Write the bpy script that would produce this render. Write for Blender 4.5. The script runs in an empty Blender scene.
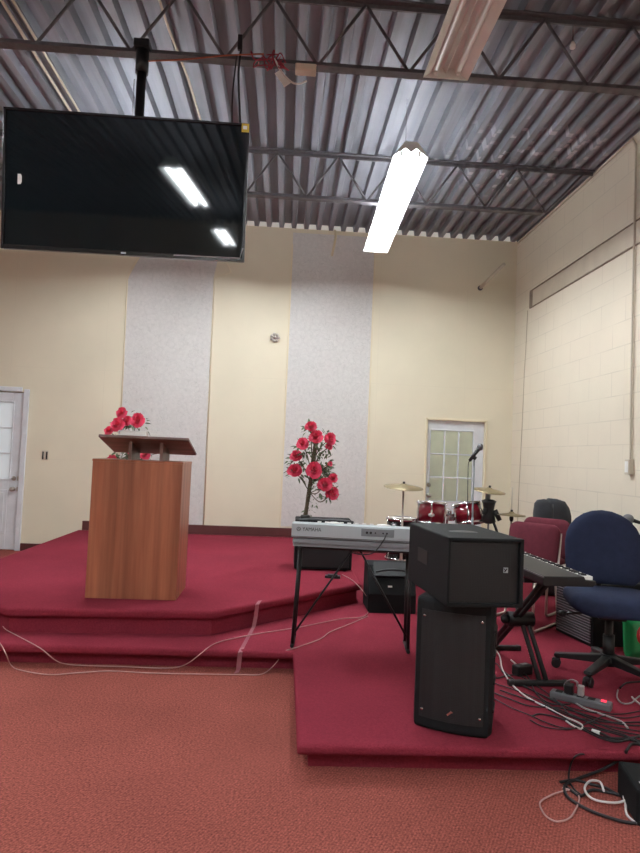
import bpy, bmesh, math, random
from mathutils import Vector, Matrix, Euler
random.seed(7)
S = bpy.context.scene
COL = S.collection
R = math.radians
PI = math.pi

# ------------------------------------------------------------------ materials
def srgb(r, g, b):
    f = lambda c: (c/12.92 if c <= .04045 else ((c+.055)/1.055)**2.4)
    return (f(r/255), f(g/255), f(b/255), 1)

def mat(name, col, rough=.6, metal=0, emit=None, estr=0, spec=.5, coat=0):
    m = bpy.data.materials.new(name); m.use_nodes = True
    b = m.node_tree.nodes['Principled BSDF']
    b.inputs['Base Color'].default_value = col
    b.inputs['Roughness'].default_value = rough
    b.inputs['Metallic'].default_value = metal
    b.inputs['Specular IOR Level'].default_value = spec
    b.inputs['Coat Weight'].default_value = coat
    if emit:
        b.inputs['Emission Color'].default_value = emit
        b.inputs['Emission Strength'].default_value = estr
    return m

def nn(m, t): return m.node_tree.nodes.new(t)
def lk(m, a, b): m.node_tree.links.new(a, b)
def bsdf(m): return m.node_tree.nodes['Principled BSDF']

def coords(m, scale=(1, 1, 1), rot=(0, 0, 0), src='Object'):
    tc = nn(m, 'ShaderNodeTexCoord'); mp = nn(m, 'ShaderNodeMapping')
    mp.inputs['Scale'].default_value = scale; mp.inputs['Rotation'].default_value = rot
    lk(m, tc.outputs[src], mp.inputs['Vector'])
    return mp.outputs['Vector']

def noise(m, vec, scale, detail=4, rough=.55):
    n = nn(m, 'ShaderNodeTexNoise'); n.inputs['Scale'].default_value = scale
    n.inputs['Detail'].default_value = detail; n.inputs['Roughness'].default_value = rough
    lk(m, vec, n.inputs['Vector']); return n.outputs['Fac']

def ramp(m, fac, stops):
    r = nn(m, 'ShaderNodeValToRGB'); e = r.color_ramp.elements
    e[0].position, e[0].color = stops[0]; e[1].position, e[1].color = stops[-1]
    for p, c in stops[1:-1]:
        k = e.new(p); k.color = c
    lk(m, fac, r.inputs['Fac']); return r.outputs['Color']

def bump(m, h, strength=.3, dist=.01, prev=None):
    b = nn(m, 'ShaderNodeBump'); b.inputs['Strength'].default_value = strength
    b.inputs['Distance'].default_value = dist
    lk(m, h, b.inputs['Height'])
    if prev: lk(m, prev, b.inputs['Normal'])
    lk(m, b.outputs['Normal'], bsdf(m).inputs['Normal']); return b.outputs['Normal']

def mixc(m, fac, a, b, mode='MIX'):
    x = nn(m, 'ShaderNodeMix'); x.data_type = 'RGBA'; x.blend_type = mode
    for sock, v in ((x.inputs[0], fac), (x.inputs[6], a), (x.inputs[7], b)):
        if hasattr(v, 'is_linked') or hasattr(v, 'links'): lk(m, v, sock)
        else: sock.default_value = v
    return x.outputs[2]

def sc(c, k): return (c[0]*k, c[1]*k, c[2]*k, 1)

def noisy(name, col, rough=.7, k=.82, scale=30, bstr=.15, bscale=200, bdist=.003, **kw):
    m = mat(name, col, rough, **kw)
    v = coords(m)
    lk(m, ramp(m, noise(m, v, scale), [(.3, sc(col, k)), (.7, sc(col, 1.08))]), bsdf(m).inputs['Base Color'])
    if bstr: bump(m, noise(m, v, bscale, 2), bstr, bdist)
    return m

M = {}
FLOORC = srgb(148, 82, 73)
STAGEC = srgb(128, 46, 59)
WALLC = srgb(226, 219, 195)
BLOCKC = srgb(224, 216, 197)
PANELC = srgb(213, 212, 208)
DECKC = srgb(128, 131, 139)
TUBE = 125
EXPO = 0.1
def carpet(name, col, ribs):
    m = mat(name, col, 1.0, spec=.04); v = coords(m)
    big = ramp(m, noise(m, v, 1.3, 5), [(.3, sc(col, .86)), (.7, sc(col, 1.1))])
    fine = ramp(m, noise(m, v, 95, 4, .7), [(.34, (.5, .5, .5, 1)), (.66, (1.42, 1.42, 1.42, 1))] if ribs else [(.3, (.78, .78, .78, 1)), (.7, (1.16, 1.16, 1.16, 1))])
    c = mixc(m, 1.0, big, fine, 'MULTIPLY')
    nh = noise(m, v, 160, 2)
    if ribs:
        w = nn(m, 'ShaderNodeTexWave'); w.inputs['Scale'].default_value = 26; w.inputs['Distortion'].default_value = 2.5
        w.inputs['Detail'].default_value = 2; w.inputs['Detail Scale'].default_value = 3
        lk(m, coords(m, rot=(0, 0, R(28))), w.inputs['Vector'])
        c = mixc(m, .5, c, ramp(m, w.outputs['Fac'], [(.2, (.72, .72, .72, 1)), (.8, (1.12, 1.12, 1.12, 1))]), 'MULTIPLY')
    lk(m, c, bsdf(m).inputs['Base Color'])
    bump(m, nh, .5, .006)
    return m
M['floor_carpet'] = carpet('floor_carpet', FLOORC, True)
M['stage_carpet'] = carpet('stage_carpet', STAGEC, False)

def wallmat(name, col, block):
    m = mat(name, col, .55, spec=.3); v = coords(m)
    base = ramp(m, noise(m, v, .9, 5), [(.3, sc(col, .93)), (.7, sc(col, 1.04))])
    tc = nn(m, 'ShaderNodeTexCoord'); sp = nn(m, 'ShaderNodeSeparateXYZ'); cb = nn(m, 'ShaderNodeCombineXYZ')
    lk(m, tc.outputs['Object'], sp.inputs[0])
    lk(m, sp.outputs['Y' if block else 'X'], cb.inputs['X']); lk(m, sp.outputs['Z'], cb.inputs['Y'])
    br = nn(m, 'ShaderNodeTexBrick'); lk(m, cb.outputs[0], br.inputs['Vector'])
    br.inputs['Scale'].default_value = 1
    br.inputs['Brick Width'].default_value = .46 if block else 1.22
    br.inputs['Row Height'].default_value = .232 if block else 1.21
    br.inputs['Mortar Size'].default_value = .007 if block else .003
    br.inputs['Mortar Smooth'].default_value = .6
    br.offset = .5 if block else 0
    if block:
        wob = nn(m, 'ShaderNodeMath'); wob.operation = 'MULTIPLY'
        lk(m, br.outputs['Fac'], wob.inputs[0])
        lk(m, ramp(m, noise(m, v, 2.3, 3), [(.34, (.25, .25, .25, 1)), (.6, (1, 1, 1, 1))]), wob.inputs[1])
        lk(m, mixc(m, wob.outputs[0], base, sc(col, .84)), bsdf(m).inputs['Base Color'])
        b1 = bump(m, br.outputs['Fac'], -.55, .012)
        bump(m, noise(m, v, 60, 4), .25, .006, b1)
    else:
        lk(m, mixc(m, br.outputs['Fac'], base, sc(col, .93)), bsdf(m).inputs['Base Color'])
        bump(m, noise(m, v, 90, 3), .1, .004)
    return m
M['wall'] = wallmat('cream_drywall', WALLC, False)
M['block'] = wallmat('cream_painted_block', BLOCKC, True)

# embossed white wall covering
m = M['panel'] = mat('embossed_white_panel', PANELC, .6, spec=.3)
v = coords(m, (1, 1, 1)); vo = nn(m, 'ShaderNodeTexVoronoi'); vo.feature = 'DISTANCE_TO_EDGE'
vo.inputs['Scale'].default_value = 15
nv = nn(m, 'ShaderNodeTexNoise'); nv.inputs['Scale'].default_value = 6; lk(m, v, nv.inputs['Vector'])
lk(m, mixc(m, .25, v, nv.outputs['Color']), vo.inputs['Vector'])
edge = ramp(m, vo.outputs['Distance'], [(.0, (0, 0, 0, 1)), (.05, (1, 1, 1, 1))])
pc = ramp(m, noise(m, v, 22, 3), [(.35, sc(PANELC, .95)), (.65, sc(PANELC, 1.03))])
lk(m, mixc(m, edge, sc(PANELC, .9), pc), bsdf(m).inputs['Base Color'])
bump(m, edge, .5, .008)

# corrugated roof deck with old flaked spots of pale paint near the right wall
m = M['deck'] = mat('grey_roof_deck', DECKC, .55, spec=.35)
v = coords(m)
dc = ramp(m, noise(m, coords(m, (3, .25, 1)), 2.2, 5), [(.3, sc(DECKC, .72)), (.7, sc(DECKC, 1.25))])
sp = nn(m, 'ShaderNodeSeparateXYZ'); lk(m, v, sp.inputs[0])
cb = nn(m, 'ShaderNodeCombineXYZ'); lk(m, sp.outputs['X'], cb.inputs['X']); lk(m, sp.outputs['Y'], cb.inputs['Y'])
vo = nn(m, 'ShaderNodeTexVoronoi'); vo.distance = 'CHEBYCHEV'; vo.inputs['Scale'].default_value = 9
lk(m, cb.outputs[0], vo.inputs['Vector'])
spot = ramp(m, vo.outputs['Distance'], [(.25, (1, 1, 1, 1)), (.33, (0, 0, 0, 1))])
dist = nn(m, 'ShaderNodeVectorMath'); dist.operation = 'DISTANCE'
lk(m, cb.outputs[0], dist.inputs[0]); dist.inputs[1].default_value = (2.35, 6.3, 0)
zone = ramp(m, dist.outputs['Value'], [(.55, (1, 1, 1, 1)), (1.0, (0, 0, 0, 1))])
nz = ramp(m, noise(m, v, 4.5, 2), [(.42, (0, 0, 0, 1)), (.5, (1, 1, 1, 1))])
f1 = mixc(m, 1.0, spot, zone, 'MULTIPLY'); f2 = mixc(m, 1.0, f1, nz, 'MULTIPLY')
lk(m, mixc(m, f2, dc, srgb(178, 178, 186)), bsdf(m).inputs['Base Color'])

# wood
def wood(name, c1, c2, axis_scale, rough=.35):
    m = mat(name, c1, rough); v = coords(m, axis_scale)
    a = noise(m, v, 2.0, 6, .6)
    b = noise(m, coords(m, (axis_scale[0]*.6, axis_scale[1]*.6, .12)), 1.2, 2)
    c = ramp(m, a, [(.3, c2), (.7, c1)])
    lk(m, mixc(m, 1.0, c, ramp(m, b, [(.36, (.78, .78, .78, 1)), (.64, (1.3, 1.3, 1.3, 1))]), 'MULTIPLY'), bsdf(m).inputs['Base Color'])
    return m
M['cherry'] = wood('cherry_veneer', srgb(166, 106, 78), srgb(136, 80, 57), (14, 14, .7))
M['dark_wood'] = wood('dark_brown_wood', srgb(118, 92, 84), srgb(98, 74, 68), (1.2, 14, 14), .4)
M['baseboard'] = mat('brown_baseboard', srgb(84, 42, 40), .5)
M['steel'] = noisy('dark_painted_steel', srgb(88, 86, 90), .6, bstr=0)
M['black_plastic'] = noisy('black_plastic', srgb(17, 19, 21), .5, bstr=.1)
M['black_box'] = noisy('black_textured_paint', srgb(17, 20, 22), .75, .9, 40, .4, 260, .002, spec=.25)
M['grille'] = None
def grille(name, col, scale):
    m = mat(name, col, .55); v = coords(m)
    w = nn(m, 'ShaderNodeTexVoronoi'); w.inputs['Scale'].default_value = scale; lk(m, v, w.inputs['Vector'])
    w.inputs['Randomness'].default_value = .1
    h = ramp(m, w.outputs['Distance'], [(.3, sc(col, .35)), (.5, sc(col, 1.2))])
    lk(m, h, bsdf(m).inputs['Base Color']); bump(m, w.outputs['Distance'], .4, .003); return m
M['grille'] = grille('black_speaker_mesh', srgb(15, 19, 21), 130)
M['screen'] = mat('black_glass_screen', (.006, .010, .0125, 1), .04, spec=.45)
M['bezel'] = mat('gloss_black_bezel', (.012, .012, .014, 1), .2)
M['white_paint'] = noisy('white_painted_wood', srgb(214, 218, 222), .45, .95, 8, 0)
M['cream_trim'] = mat('cream_trim', srgb(226, 216, 186), .5)
M['housing'] = noisy('white_enamel', srgb(228, 238, 236), .4, .95, 6, 0)
M['tube_on'] = mat('lit_fluorescent_tube', (1, 1, 1, 1), .4, emit=(.93, .96, 1, 1), estr=TUBE)
M['tube_off'] = mat('unlit_fluorescent_tube', srgb(225, 222, 216), .3)
M['chrome'] = mat('chrome', (.75, .75, .77, 1), .18, 1)
M['brass'] = noisy('worn_brass_cymbal', srgb(150, 136, 104), .45, .8, 14, 0, metal=.45)
M['maroon_shell'] = mat('maroon_lacquer', srgb(118, 24, 38), .18, coat=.6)
M['drum_head'] = mat('white_drum_head', srgb(215, 212, 205), .5)
M['silver_body'] = mat('silver_grey_plastic', srgb(176, 186, 190), .38, .15)
M['silver_dark'] = mat('grey_plastic', srgb(128, 134, 138), .45)
M['white_plastic'] = mat('white_plastic', srgb(232, 232, 228), .4)
M['key_white'] = mat('white_keys', srgb(240, 240, 236), .3)
M['blue_fabric'] = noisy('navy_fabric', srgb(40, 47, 70), .9, .85, 25, .3, 350, .003, spec=.2)
M['maroon_fabric'] = noisy('maroon_fabric', srgb(98, 42, 53), .9, .85, 25, .3, 300, .003, spec=.2)
M['bag_fabric'] = noisy('dark_slate_nylon', srgb(38, 40, 46), .75, .8, 9, .3, 120, .006)
M['pale_metal'] = mat('pale_metal_tube', srgb(190, 182, 172), .3, .6)
M['petal'] = noisy('pink_red_petals', srgb(232, 64, 102), .65, .8, 40, 0)
M['petal'].node_tree.nodes['Principled BSDF'].inputs['Sheen Weight'].default_value = .2
M['leaf'] = noisy('green_leaves', srgb(106, 122, 92), .6, .7, 30, 0)
M['trunk'] = noisy('grey_green_bark', srgb(104, 96, 76), .85, .7, 40, .5, 60, .01)
M['pot'] = mat('dark_pot', srgb(60, 62, 58), .6)
M['paper'] = mat('white_paper', srgb(232, 230, 224), .6)
M['cable_black'] = mat('black_rubber', srgb(26, 24, 27), .5)
M['cable_white'] = mat('white_rubber', srgb(215, 208, 205), .45)
M['cable_grey'] = mat('grey_rubber', srgb(158, 152, 152), .45)
M['cable_clear'] = mat('pale_translucent_vinyl', srgb(190, 150, 146), .25)
M['cable_red'] = mat('red_wire', srgb(150, 40, 60), .5)
M['cable_orange'] = mat('orange_wire', srgb(160, 88, 62), .5)
M['strip_grey'] = mat('grey_plastic_casing', srgb(104, 106, 110), .45)
M['red_lamp'] = mat('lit_red_switch', (.8, .02, .05, 1), .3, emit=(1, .04, .08, 1), estr=1.6)
M['yellow'] = mat('yellow_sticker', srgb(205, 180, 50), .5)
M['green_wrap'] = mat('green_foil', srgb(18, 150, 84), .35, coat=.3)
M['red_wrap'] = mat('red_foil', srgb(200, 40, 50), .35, coat=.3)
M['curtain'] = noisy('pale_sage_curtain', srgb(240, 243, 222), .8, .97, 5, 0)
bsdf(M['curtain']).inputs['Emission Color'].default_value = (.95, 1, .86, 1); bsdf(M['curtain']).inputs['Emission Strength'].default_value = .07  # faint glow added to brighten the curtain behind the panes
M['daylight'] = mat('bright_frosted_pane', srgb(205, 212, 214), .3, emit=(.86, .95, 1, 1), estr=.22)
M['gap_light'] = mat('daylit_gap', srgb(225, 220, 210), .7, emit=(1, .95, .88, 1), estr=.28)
M['nickel'] = mat('nickel', (.5, .47, .42, 1), .28, 1)
M['dark_slot'] = mat('dark_slot', srgb(28, 26, 26), .7)
M['ivory'] = mat('ivory_plastic', srgb(205, 196, 178), .45)
M['conduit'] = mat('painted_conduit', srgb(196, 188, 170), .5)
m = M['glass'] = mat('clear_pane', (1, 1, 1, 1), .05)
tr, gs, fz, mx = nn(m, 'ShaderNodeBsdfTransparent'), nn(m, 'ShaderNodeBsdfGlossy'), nn(m, 'ShaderNodeFresnel'), nn(m, 'ShaderNodeMixShader')
gs.inputs['Roughness'].default_value = .03; tr.inputs['Color'].default_value = (.99, 1, .99, 1)
lk(m, fz.outputs[0], mx.inputs[0]); lk(m, tr.outputs[0], mx.inputs[1]); lk(m, gs.outputs[0], mx.inputs[2])
lk(m, mx.outputs[0], m.node_tree.nodes['Material Output'].inputs['Surface'])
m = M['louver'] = mat('slatted_dark_metal', srgb(62, 60, 64), .5, .2)
w = nn(m, 'ShaderNodeTexWave'); w.bands_direction = 'Z'; w.inputs['Scale'].default_value = 16
lk(m, coords(m), w.inputs['Vector'])
lk(m, ramp(m, w.outputs['Fac'], [(.4, srgb(20, 19, 21)), (.55, srgb(104, 98, 104))]), bsdf(m).inputs['Base Color'])
bump(m, w.outputs['Fac'], .6, .01)

# ------------------------------------------------------------------ geometry
class MB:
    def __init__(s): s.bm = bmesh.new()
    def _add(s, t, mx=None, smooth=False):
        if mx is not None: t.transform(mx)
        if smooth:
            for f in t.faces: f.smooth = True
        me = bpy.data.meshes.new('t'); t.to_mesh(me); t.free(); s.bm.from_mesh(me); bpy.data.meshes.remove(me)
        return s
    def box(s, c, d, rot=(0, 0, 0), bev=0, seg=2):
        t = bmesh.new(); bmesh.ops.create_cube(t, size=1); t.transform(Matrix.Diagonal((*d, 1)))
        if bev: bmesh.ops.bevel(t, geom=t.edges[:], offset=bev, segments=seg, affect='EDGES', profile=.5)
        return s._add(t, Matrix.Translation(c) @ Euler(rot).to_matrix().to_4x4())
    def cyl(s, a, b, r, r2=None, n=20, caps=True):
        a, b = Vector(a), Vector(b); d = b-a; t = bmesh.new()
        bmesh.ops.create_cone(t, cap_ends=caps, segments=n, radius1=r, radius2=r if r2 is None else r2, depth=d.length)
        for f in t.faces: f.smooth = len(f.verts) == 4
        return s._add(t, Matrix.Translation((a+b)/2) @ d.to_track_quat('Z', 'Y').to_matrix().to_4x4())
    def ball(s, c, r, sc3=(1, 1, 1), n=16, rot=(0, 0, 0)):
        t = bmesh.new(); bmesh.ops.create_uvsphere(t, u_segments=n, v_segments=max(6, n*2//3), radius=r)
        return s._add(t, Matrix.Translation(c) @ Euler(rot).to_matrix().to_4x4() @ Matrix.Diagonal((*sc3, 1)), True)
    def lathe(s, prof, n=32, c=(0, 0, 0), rot=(0, 0, 0), caps=True):
        t = bmesh.new(); rings = []
        for r, z in prof:
            rings.append([t.verts.new((r*math.cos(2*PI*k/n), r*math.sin(2*PI*k/n), z)) for k in range(n)] if r > 1e-6 else [t.verts.new((0, 0, z))])
        for A, B in zip(rings, rings[1:]):
            for k in range(n):
                q = [A[k % len(A)], A[(k+1) % len(A)], B[(k+1) % len(B)], B[k % len(B)]]
                u = []
                for x in q:
                    if x not in u: u.append(x)
                if len(u) > 2: t.faces.new(u).smooth = True
        for ring, top in ((rings[0], False), (rings[-1], True)):
            if caps and len(ring) > 2: t.faces.new(ring if top else ring[::-1])
        return s._add(t, Matrix.Translation(c) @ Euler(rot).to_matrix().to_4x4())
    def prism(s, poly, z0, z1, bev=0, seg=3, mx=None, smooth=False):
        t = bmesh.new(); a = [t.verts.new((x, y, z0)) for x, y in poly]; b = [t.verts.new((x, y, z1)) for x, y in poly]
        n = len(poly); t.faces.new(a[::-1]); top = t.faces.new(b)
        for k in range(n): t.faces.new((a[k], a[(k+1) % n], b[(k+1) % n], b[k]))
        bmesh.ops.recalc_face_normals(t, faces=t.faces[:])
        if bev:
            es = [e for e in t.edges if abs(e.verts[0].co.z-e.verts[1].co.z) < 1e-6]
            bmesh.ops.bevel(t, geom=es, offset=bev, segments=seg, affect='EDGES', profile=.5)
        return s._add(t, mx, smooth)
    def tube(s, pts, r, n=8, smooth=True, samples=6):
        pts = [Vector(p) for p in pts]
        if smooth and len(pts) > 2:
            P = [pts[0]*2-pts[1]]+pts+[pts[-1]*2-pts[-2]]; out = []
            for i in range(1, len(P)-2):
                p0, p1, p2, p3 = P[i-1:i+3]
                for k in range(samples):
                    u = k/samples
                    out.append(.5*((2*p1)+(p2-p0)*u+(2*p0-5*p1+4*p2-p3)*u*u+(3*p1-p0-3*p2+p3)*u**3))
            out.append(pts[-1]); pts = out
        t = bmesh.new(); prev = None; first = None; nrm = None
        for i, p in enumerate(pts):
            d = (pts[min(i+1, len(pts)-1)]-pts[max(i-1, 0)])
            if d.length < 1e-9: continue
            d.normalize()
            if nrm is None: nrm = d.orthogonal().normalized()
            nrm = (nrm-d*nrm.dot(d))
            nrm = nrm.normalized() if nrm.length > 1e-6 else d.orthogonal().normalized()
            bn = d.cross(nrm)
            ring = [t.verts.new(p+r*(nrm*math.cos(2*PI*k/n)+bn*math.sin(2*PI*k/n))) for k in range(n)]
            if prev:
                for k in range(n): t.faces.new((prev[k], prev[(k+1) % n], ring[(k+1) % n], ring[k])).smooth = True
            else: first = ring
            prev = ring
        t.faces.new(first[::-1]); t.faces.new(prev)
        return s._add(t)
    def cushion(s, outline, th, mx=None, puff=.012, edge=.05, bend=None):
        """a stuffed slab: outline in XY, thickness along Z, rounded rim, bulging faces"""
        cx = sum(p[0] for p in outline)/len(outline); cy = sum(p[1] for p in outline)/len(outline)
        t = bmesh.new(); rings = []
        lv = [(.55, -th/2-puff), (.85, -th/2-puff*.5), (1-edge*.8, -th/2*.96), (1-edge*.15, -th/2*.62), (1, 0), (1-edge*.15, th/2*.62), (1-edge*.8, th/2*.96), (.85, th/2+puff*.5), (.55, th/2+puff)]
        for k, z in lv: rings.append([t.verts.new((cx+(x-cx)*k, cy+(y-cy)*k, z)) for x, y in outline])
        n = len(outline)
        for A, B in zip(rings, rings[1:]):
            for k in range(n): t.faces.new((A[k], A[(k+1) % n], B[(k+1) % n], B[k]))
        c0 = t.verts.new((cx, cy, -th/2-puff*1.2)); c1 = t.verts.new((cx, cy, th/2+puff*1.2))
        for k in range(n):
            t.faces.new((rings[0][(k+1) % n], rings[0][k], c0)); t.faces.new((rings[-1][k], rings[-1][(k+1) % n], c1))
        bmesh.ops.recalc_face_normals(t, faces=t.faces[:])
        if bend:
            for vv in t.verts: vv.co = Vector(bend(vv.co))
        return s._add(t, mx, True)
    def mesh(s, name):
        me = bpy.data.meshes.new(name); s.bm.to_mesh(me); s.bm.free(); return me

def obj(name, mb, m, parent=None, loc=None, rot=None, label=None):
    me = mb.mesh(name) if isinstance(mb, MB) else mb
    if len(me.materials) == 0: me.materials.append(m)
    o = bpy.data.objects.new(name, me); COL.objects.link(o)
    if parent: o.parent = parent
    if loc: o.location = loc
    if rot: o.rotation_euler = rot
    if label: o['label'] = label
    return o
def tag(o, label, cat, group=None):
    o['label'] = label; o['category'] = cat
    if group: o['group'] = group
    return o
def thing(name, label, cat, loc=(0, 0, 0), rz=0, group=None):
    o = bpy.data.objects.new(name, None); COL.objects.link(o); o.empty_display_size = .1
    o.location = loc; o.rotation_euler = (0, 0, R(rz)); return tag(o, label, cat, group)
def struct(name, mb, m, parent=None):
    o = obj(name, mb, m, parent)
    if not parent: o['kind'] = 'structure'
    return o
def copy_tree(o, parent=None):
    c = o.copy(); COL.objects.link(c); c.parent = parent
    for ch in list(o.children): copy_tree(ch, c)
    return c
def rrect(w, h, r, n=6, cx=0, cy=0):
    out = []
    for sx, sy, a0 in ((1, 1, 0), (-1, 1, 90), (-1, -1, 180), (1, -1, 270)):
        for k in range(n+1):
            a = R(a0+90*k/n); out.append((cx+sx*(w/2-r)+r*math.cos(a), cy+sy*(h/2-r)+r*math.sin(a)))
    return out
def text_mesh(body, size, depth=.001):
    c = bpy.data.curves.new('lettering', 'FONT'); c.body = body; c.size = size; c.extrude = depth
    c.align_x = 'LEFT'; c.offset = .0
    o = bpy.data.objects.new('lettering_source', c); COL.objects.link(o)
    dg = bpy.context.evaluated_depsgraph_get(); dg.update()
    me = bpy.data.meshes.new_from_object(o.evaluated_get(dg))
    bpy.data.objects.remove(o); bpy.data.curves.remove(c); me.materials.clear()
    return me

# ------------------------------------------------------------------ the room
WY, WX, ZD = 8.65, 3.12, 4.5
b = MB(); b.box((-1.9, .32, -.05), (10.4, 17.1, .1)); struct('floor', b, M['floor_carpet'])
b = MB()
def seg(x0, x1, z0, z1): b.box(((x0+x1)/2, WY+.1, (z0+z1)/2), (x1-x0, .2, z1-z0))
DL = (-4.32, -3.46, 0, 2.08); DR = (1.93, 2.75, .13, 1.97)
seg(-7, DL[0], 0, ZD); seg(DL[0], DL[1], DL[3], ZD); seg(DL[1], DR[0], 0, ZD)
seg(DR[0], DR[1], 0, DR[2]); seg(DR[0], DR[1], DR[3], ZD); seg(DR[1], WX, 0, ZD)
struct('wall_back', b, M['wall'])
b = MB(); b.box((WX+.1, .32, 2.32), (.2, 17.1, 4.64)); struct('wall_right', b, M['block'])
b = MB(); b.box((-7.1, .32, 2.32), (.2, 17.1, 4.64)); struct('wall_left', b, M['block'])
b = MB(); b.box((-1.95, -8.1, 2.32), (10.1, .2, 4.64)); struct('wall_rear', b, M['wall'])
# corrugated steel roof deck, flutes running front to back
t = bmesh.new(); x = -7.0; prof = []
while x < WX:
    for dx, z in ((0, ZD), (.055, ZD), (.069, ZD+.075), (.156, ZD+.075)):
        if x+dx < WX: prof.append((x+dx, z))
    x += .17
prof.append((WX, ZD))
A = [t.verts.new((px, -8, pz)) for px, pz in prof]; B = [t.verts.new((px, WY+.02, pz)) for px, pz in prof]
for k in range(len(prof)-1): t.faces.new((A[k], A[k+1], B[k+1], B[k]))
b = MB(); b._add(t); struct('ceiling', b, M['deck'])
# daylight showing in the open flutes above the back wall
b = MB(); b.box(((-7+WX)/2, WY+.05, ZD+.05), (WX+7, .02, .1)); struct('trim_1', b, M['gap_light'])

# baseboards
b = MB(); b.box((-.97, WY-.01, .36), (3.28, .02, .12), bev=.004); struct('baseboard_back', b, M['baseboard'])
b = MB(); b.box((1.295, WY-.01, .19), (1.13, .02, .12), bev=.004); struct('baseboard_right', b, M['baseboard'])
b = MB(); b.box((-3.03, WY-.01, .05), (.72, .02, .1), bev=.004); struct('baseboard_left', b, M['baseboard'])

# embossed white wall coverings with slim edge trims
b = MB(); b.prism([(-2.17, .42), (-1.04, .42), (-1.06, 3.75), (-1.0, 4.1), (-1.0, 4.4), (-1.9, 4.4), (-2.02, 4.05), (-2.2, 3.68)], 0, .006, mx=Matrix.Translation((0, WY, 0)) @ Matrix.Rotation(PI/2, 4, 'X'))
struct('trim_2', b, M['panel'])
b = MB(); b.tube([(-2.175, WY-.01, .42), (-2.205, WY-.01, 3.66), (-2.16, WY-.01, 3.82), (-2.02, WY-.01, 4.05), (-1.92, WY-.01, 4.4)], .008, smooth=False); b.tube([(-1.03, WY-.01, .42), (-1.05, WY-.01, 3.75), (-.83, WY-.01, 3.84), (-.95, WY-.01, 4.1)], .007, smooth=False)
struct('trim_3', b, M['cream_trim'])
b = MB(); b.box((.555, WY-.004, 2.44), (1.13, .008, 4.0)); struct('trim_4', b, M['panel'])
b = MB()
for xx in (-.013, 1.125): b.box((xx, WY-.007, 2.3), (.02, .014, 3.95), bev=.003)
struct('trim_5', b, M['cream_trim'])
b = MB(); b.tube([(.56, WY-.03, 4.5), (.57, WY-.03, 4.38), (.53, WY-.03, 4.14)], .016, smooth=True); struct('trim_6', b, M['cream_trim'])

# long recessed lintel band and crack line on the right block wall
b = MB(); b.box((WX-.006, 4.1, 3.55), (.012, 8.0, .2)); struct('trim_7', b, noisy('greyed_cream_paint', srgb(196, 186, 168), .6, .93, 4, 0))
b = MB(); b.box((WX-.006, 4.1, 3.665), (.014, 8.02, .009)); b.box((WX-.006, 4.1, 3.44), (.014, 8.02, .009)); b.box((WX-.007, 8.06, 3.55), (.016, .10, .21)); struct('trim_8', b, noisy('joint_shadow', srgb(146, 132, 116), .8, .75, 9, 0))  # dark strips stand in for shadow lines at the band's edges and end
b = MB(); b.tube([(WX-.002, 8.19, 3.43), (WX-.002, 8.22, 2.9), (WX-.002, 8.25, 2.6), (WX-.002, 8.27, 2.0), (WX-.002, 8.32, 1.2), (WX-.002, 8.36, .2)], .006, n=6, smooth=False); struct('trim_9', b, mat('painted_joint', srgb(176, 164, 142), .7))

# doors
def door(name, x0, x1, z0, z1, yf, g, pane, knob_right, panels):
    b = MB(); yc = yf+.02; gx0, gx1, gz0, gz1 = g
    def bx(a, c, e, f, dy=.04, y=yc, bev=.003): b.box(((a+c)/2, y, (e+f)/2), (c-a, dy, f-e), bev=bev)
    bx(x0, gx0, z0, z1); bx(gx1, x1, z0, z1); bx(gx0, gx1, gz1, z1); bx(gx0, gx1, z0, gz0)
    for k in (1, 2):
        xm = gx0+(gx1-gx0)*k/3; bx(xm-.009, xm+.009, gz0, gz1, .03)
        zm = gz0+(gz1-gz0)*k/3; bx(gx0, gx1, zm-.009, zm+.009, .028)
    fr = .02
    for a, c, e, f in ((gx0-fr, gx0, gz0-fr, gz1+fr), (gx1, gx1+fr, gz0-fr, gz1+fr), (gx0, gx1, gz1, gz1+fr), (gx0, gx1, gz0-fr, gz0)): bx(a, c, e, f, .05, yc-.002, .006)
    if panels:
        w = (gx1-gx0-.06)/2
        for k in (0, 1):
            a = gx0+k*(w+.06)
            bx(a, a+w, z0+.2, gz0-.14, .012, yf-.003, .005); bx(a+.04, a+w-.04, z0+.24, gz0-.18, .012, yf-.009, .005)
    d = struct(name, b, M['white_paint'])
    p = MB(); p.box(((gx0+gx1)/2, yc+.005, (gz0+gz1)/2), (gx1-gx0, .006, gz1-gz0)); obj('pane', p, pane, d)
    kx = x1-.06 if knob_right else x0+.05
    p = MB(); p.lathe([(.03, 0), (.03, .008), (.012, .012), (.012, .035), (.028, .045), (.03, .06), (.02, .07), (0, .072)], 20, (kx, yf-.004, z0+.79), (PI/2, 0, 0)); obj('knob', p, M['nickel'], d)
    p = MB(); p.lathe([(.03, 0), (.028, .012), (.012, .016), (.012, .02), (0, .02)], 20, (kx, yf-.004, z0+.93), (PI/2, 0, 0)); p.box((kx, yf-.03, z0+.93), (.008, .02, .034)); obj('deadbolt', p, M['nickel'], d)
    return d
d1 = door('door_1', -4.31, -3.47, .01, 2.07, WY+.005, (-4.17, -3.60, .93, 1.94), M['daylight'], True, True)
for z in (.80, .94):
    p = MB(); p.box((-3.475, WY-.001, z), (.02, .02, .055), bev=.003); obj('strike_plate', p, M['nickel'], d1)
d2 = door('door_2', 1.943, 2.737, .14, 1.96, WY+.04, (2.0, 2.59, .86, 1.82), M['glass'], False, False)
p = MB(); p.cushion(rrect(.62, 1.0, .01, 2), .012, Matrix.Translation((2.3, WY+.072, 1.34)) @ Matrix.Rotation(PI/2, 4, 'X'), 0); obj('curtain', p, M['curtain'], d2)
b = MB()
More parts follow.
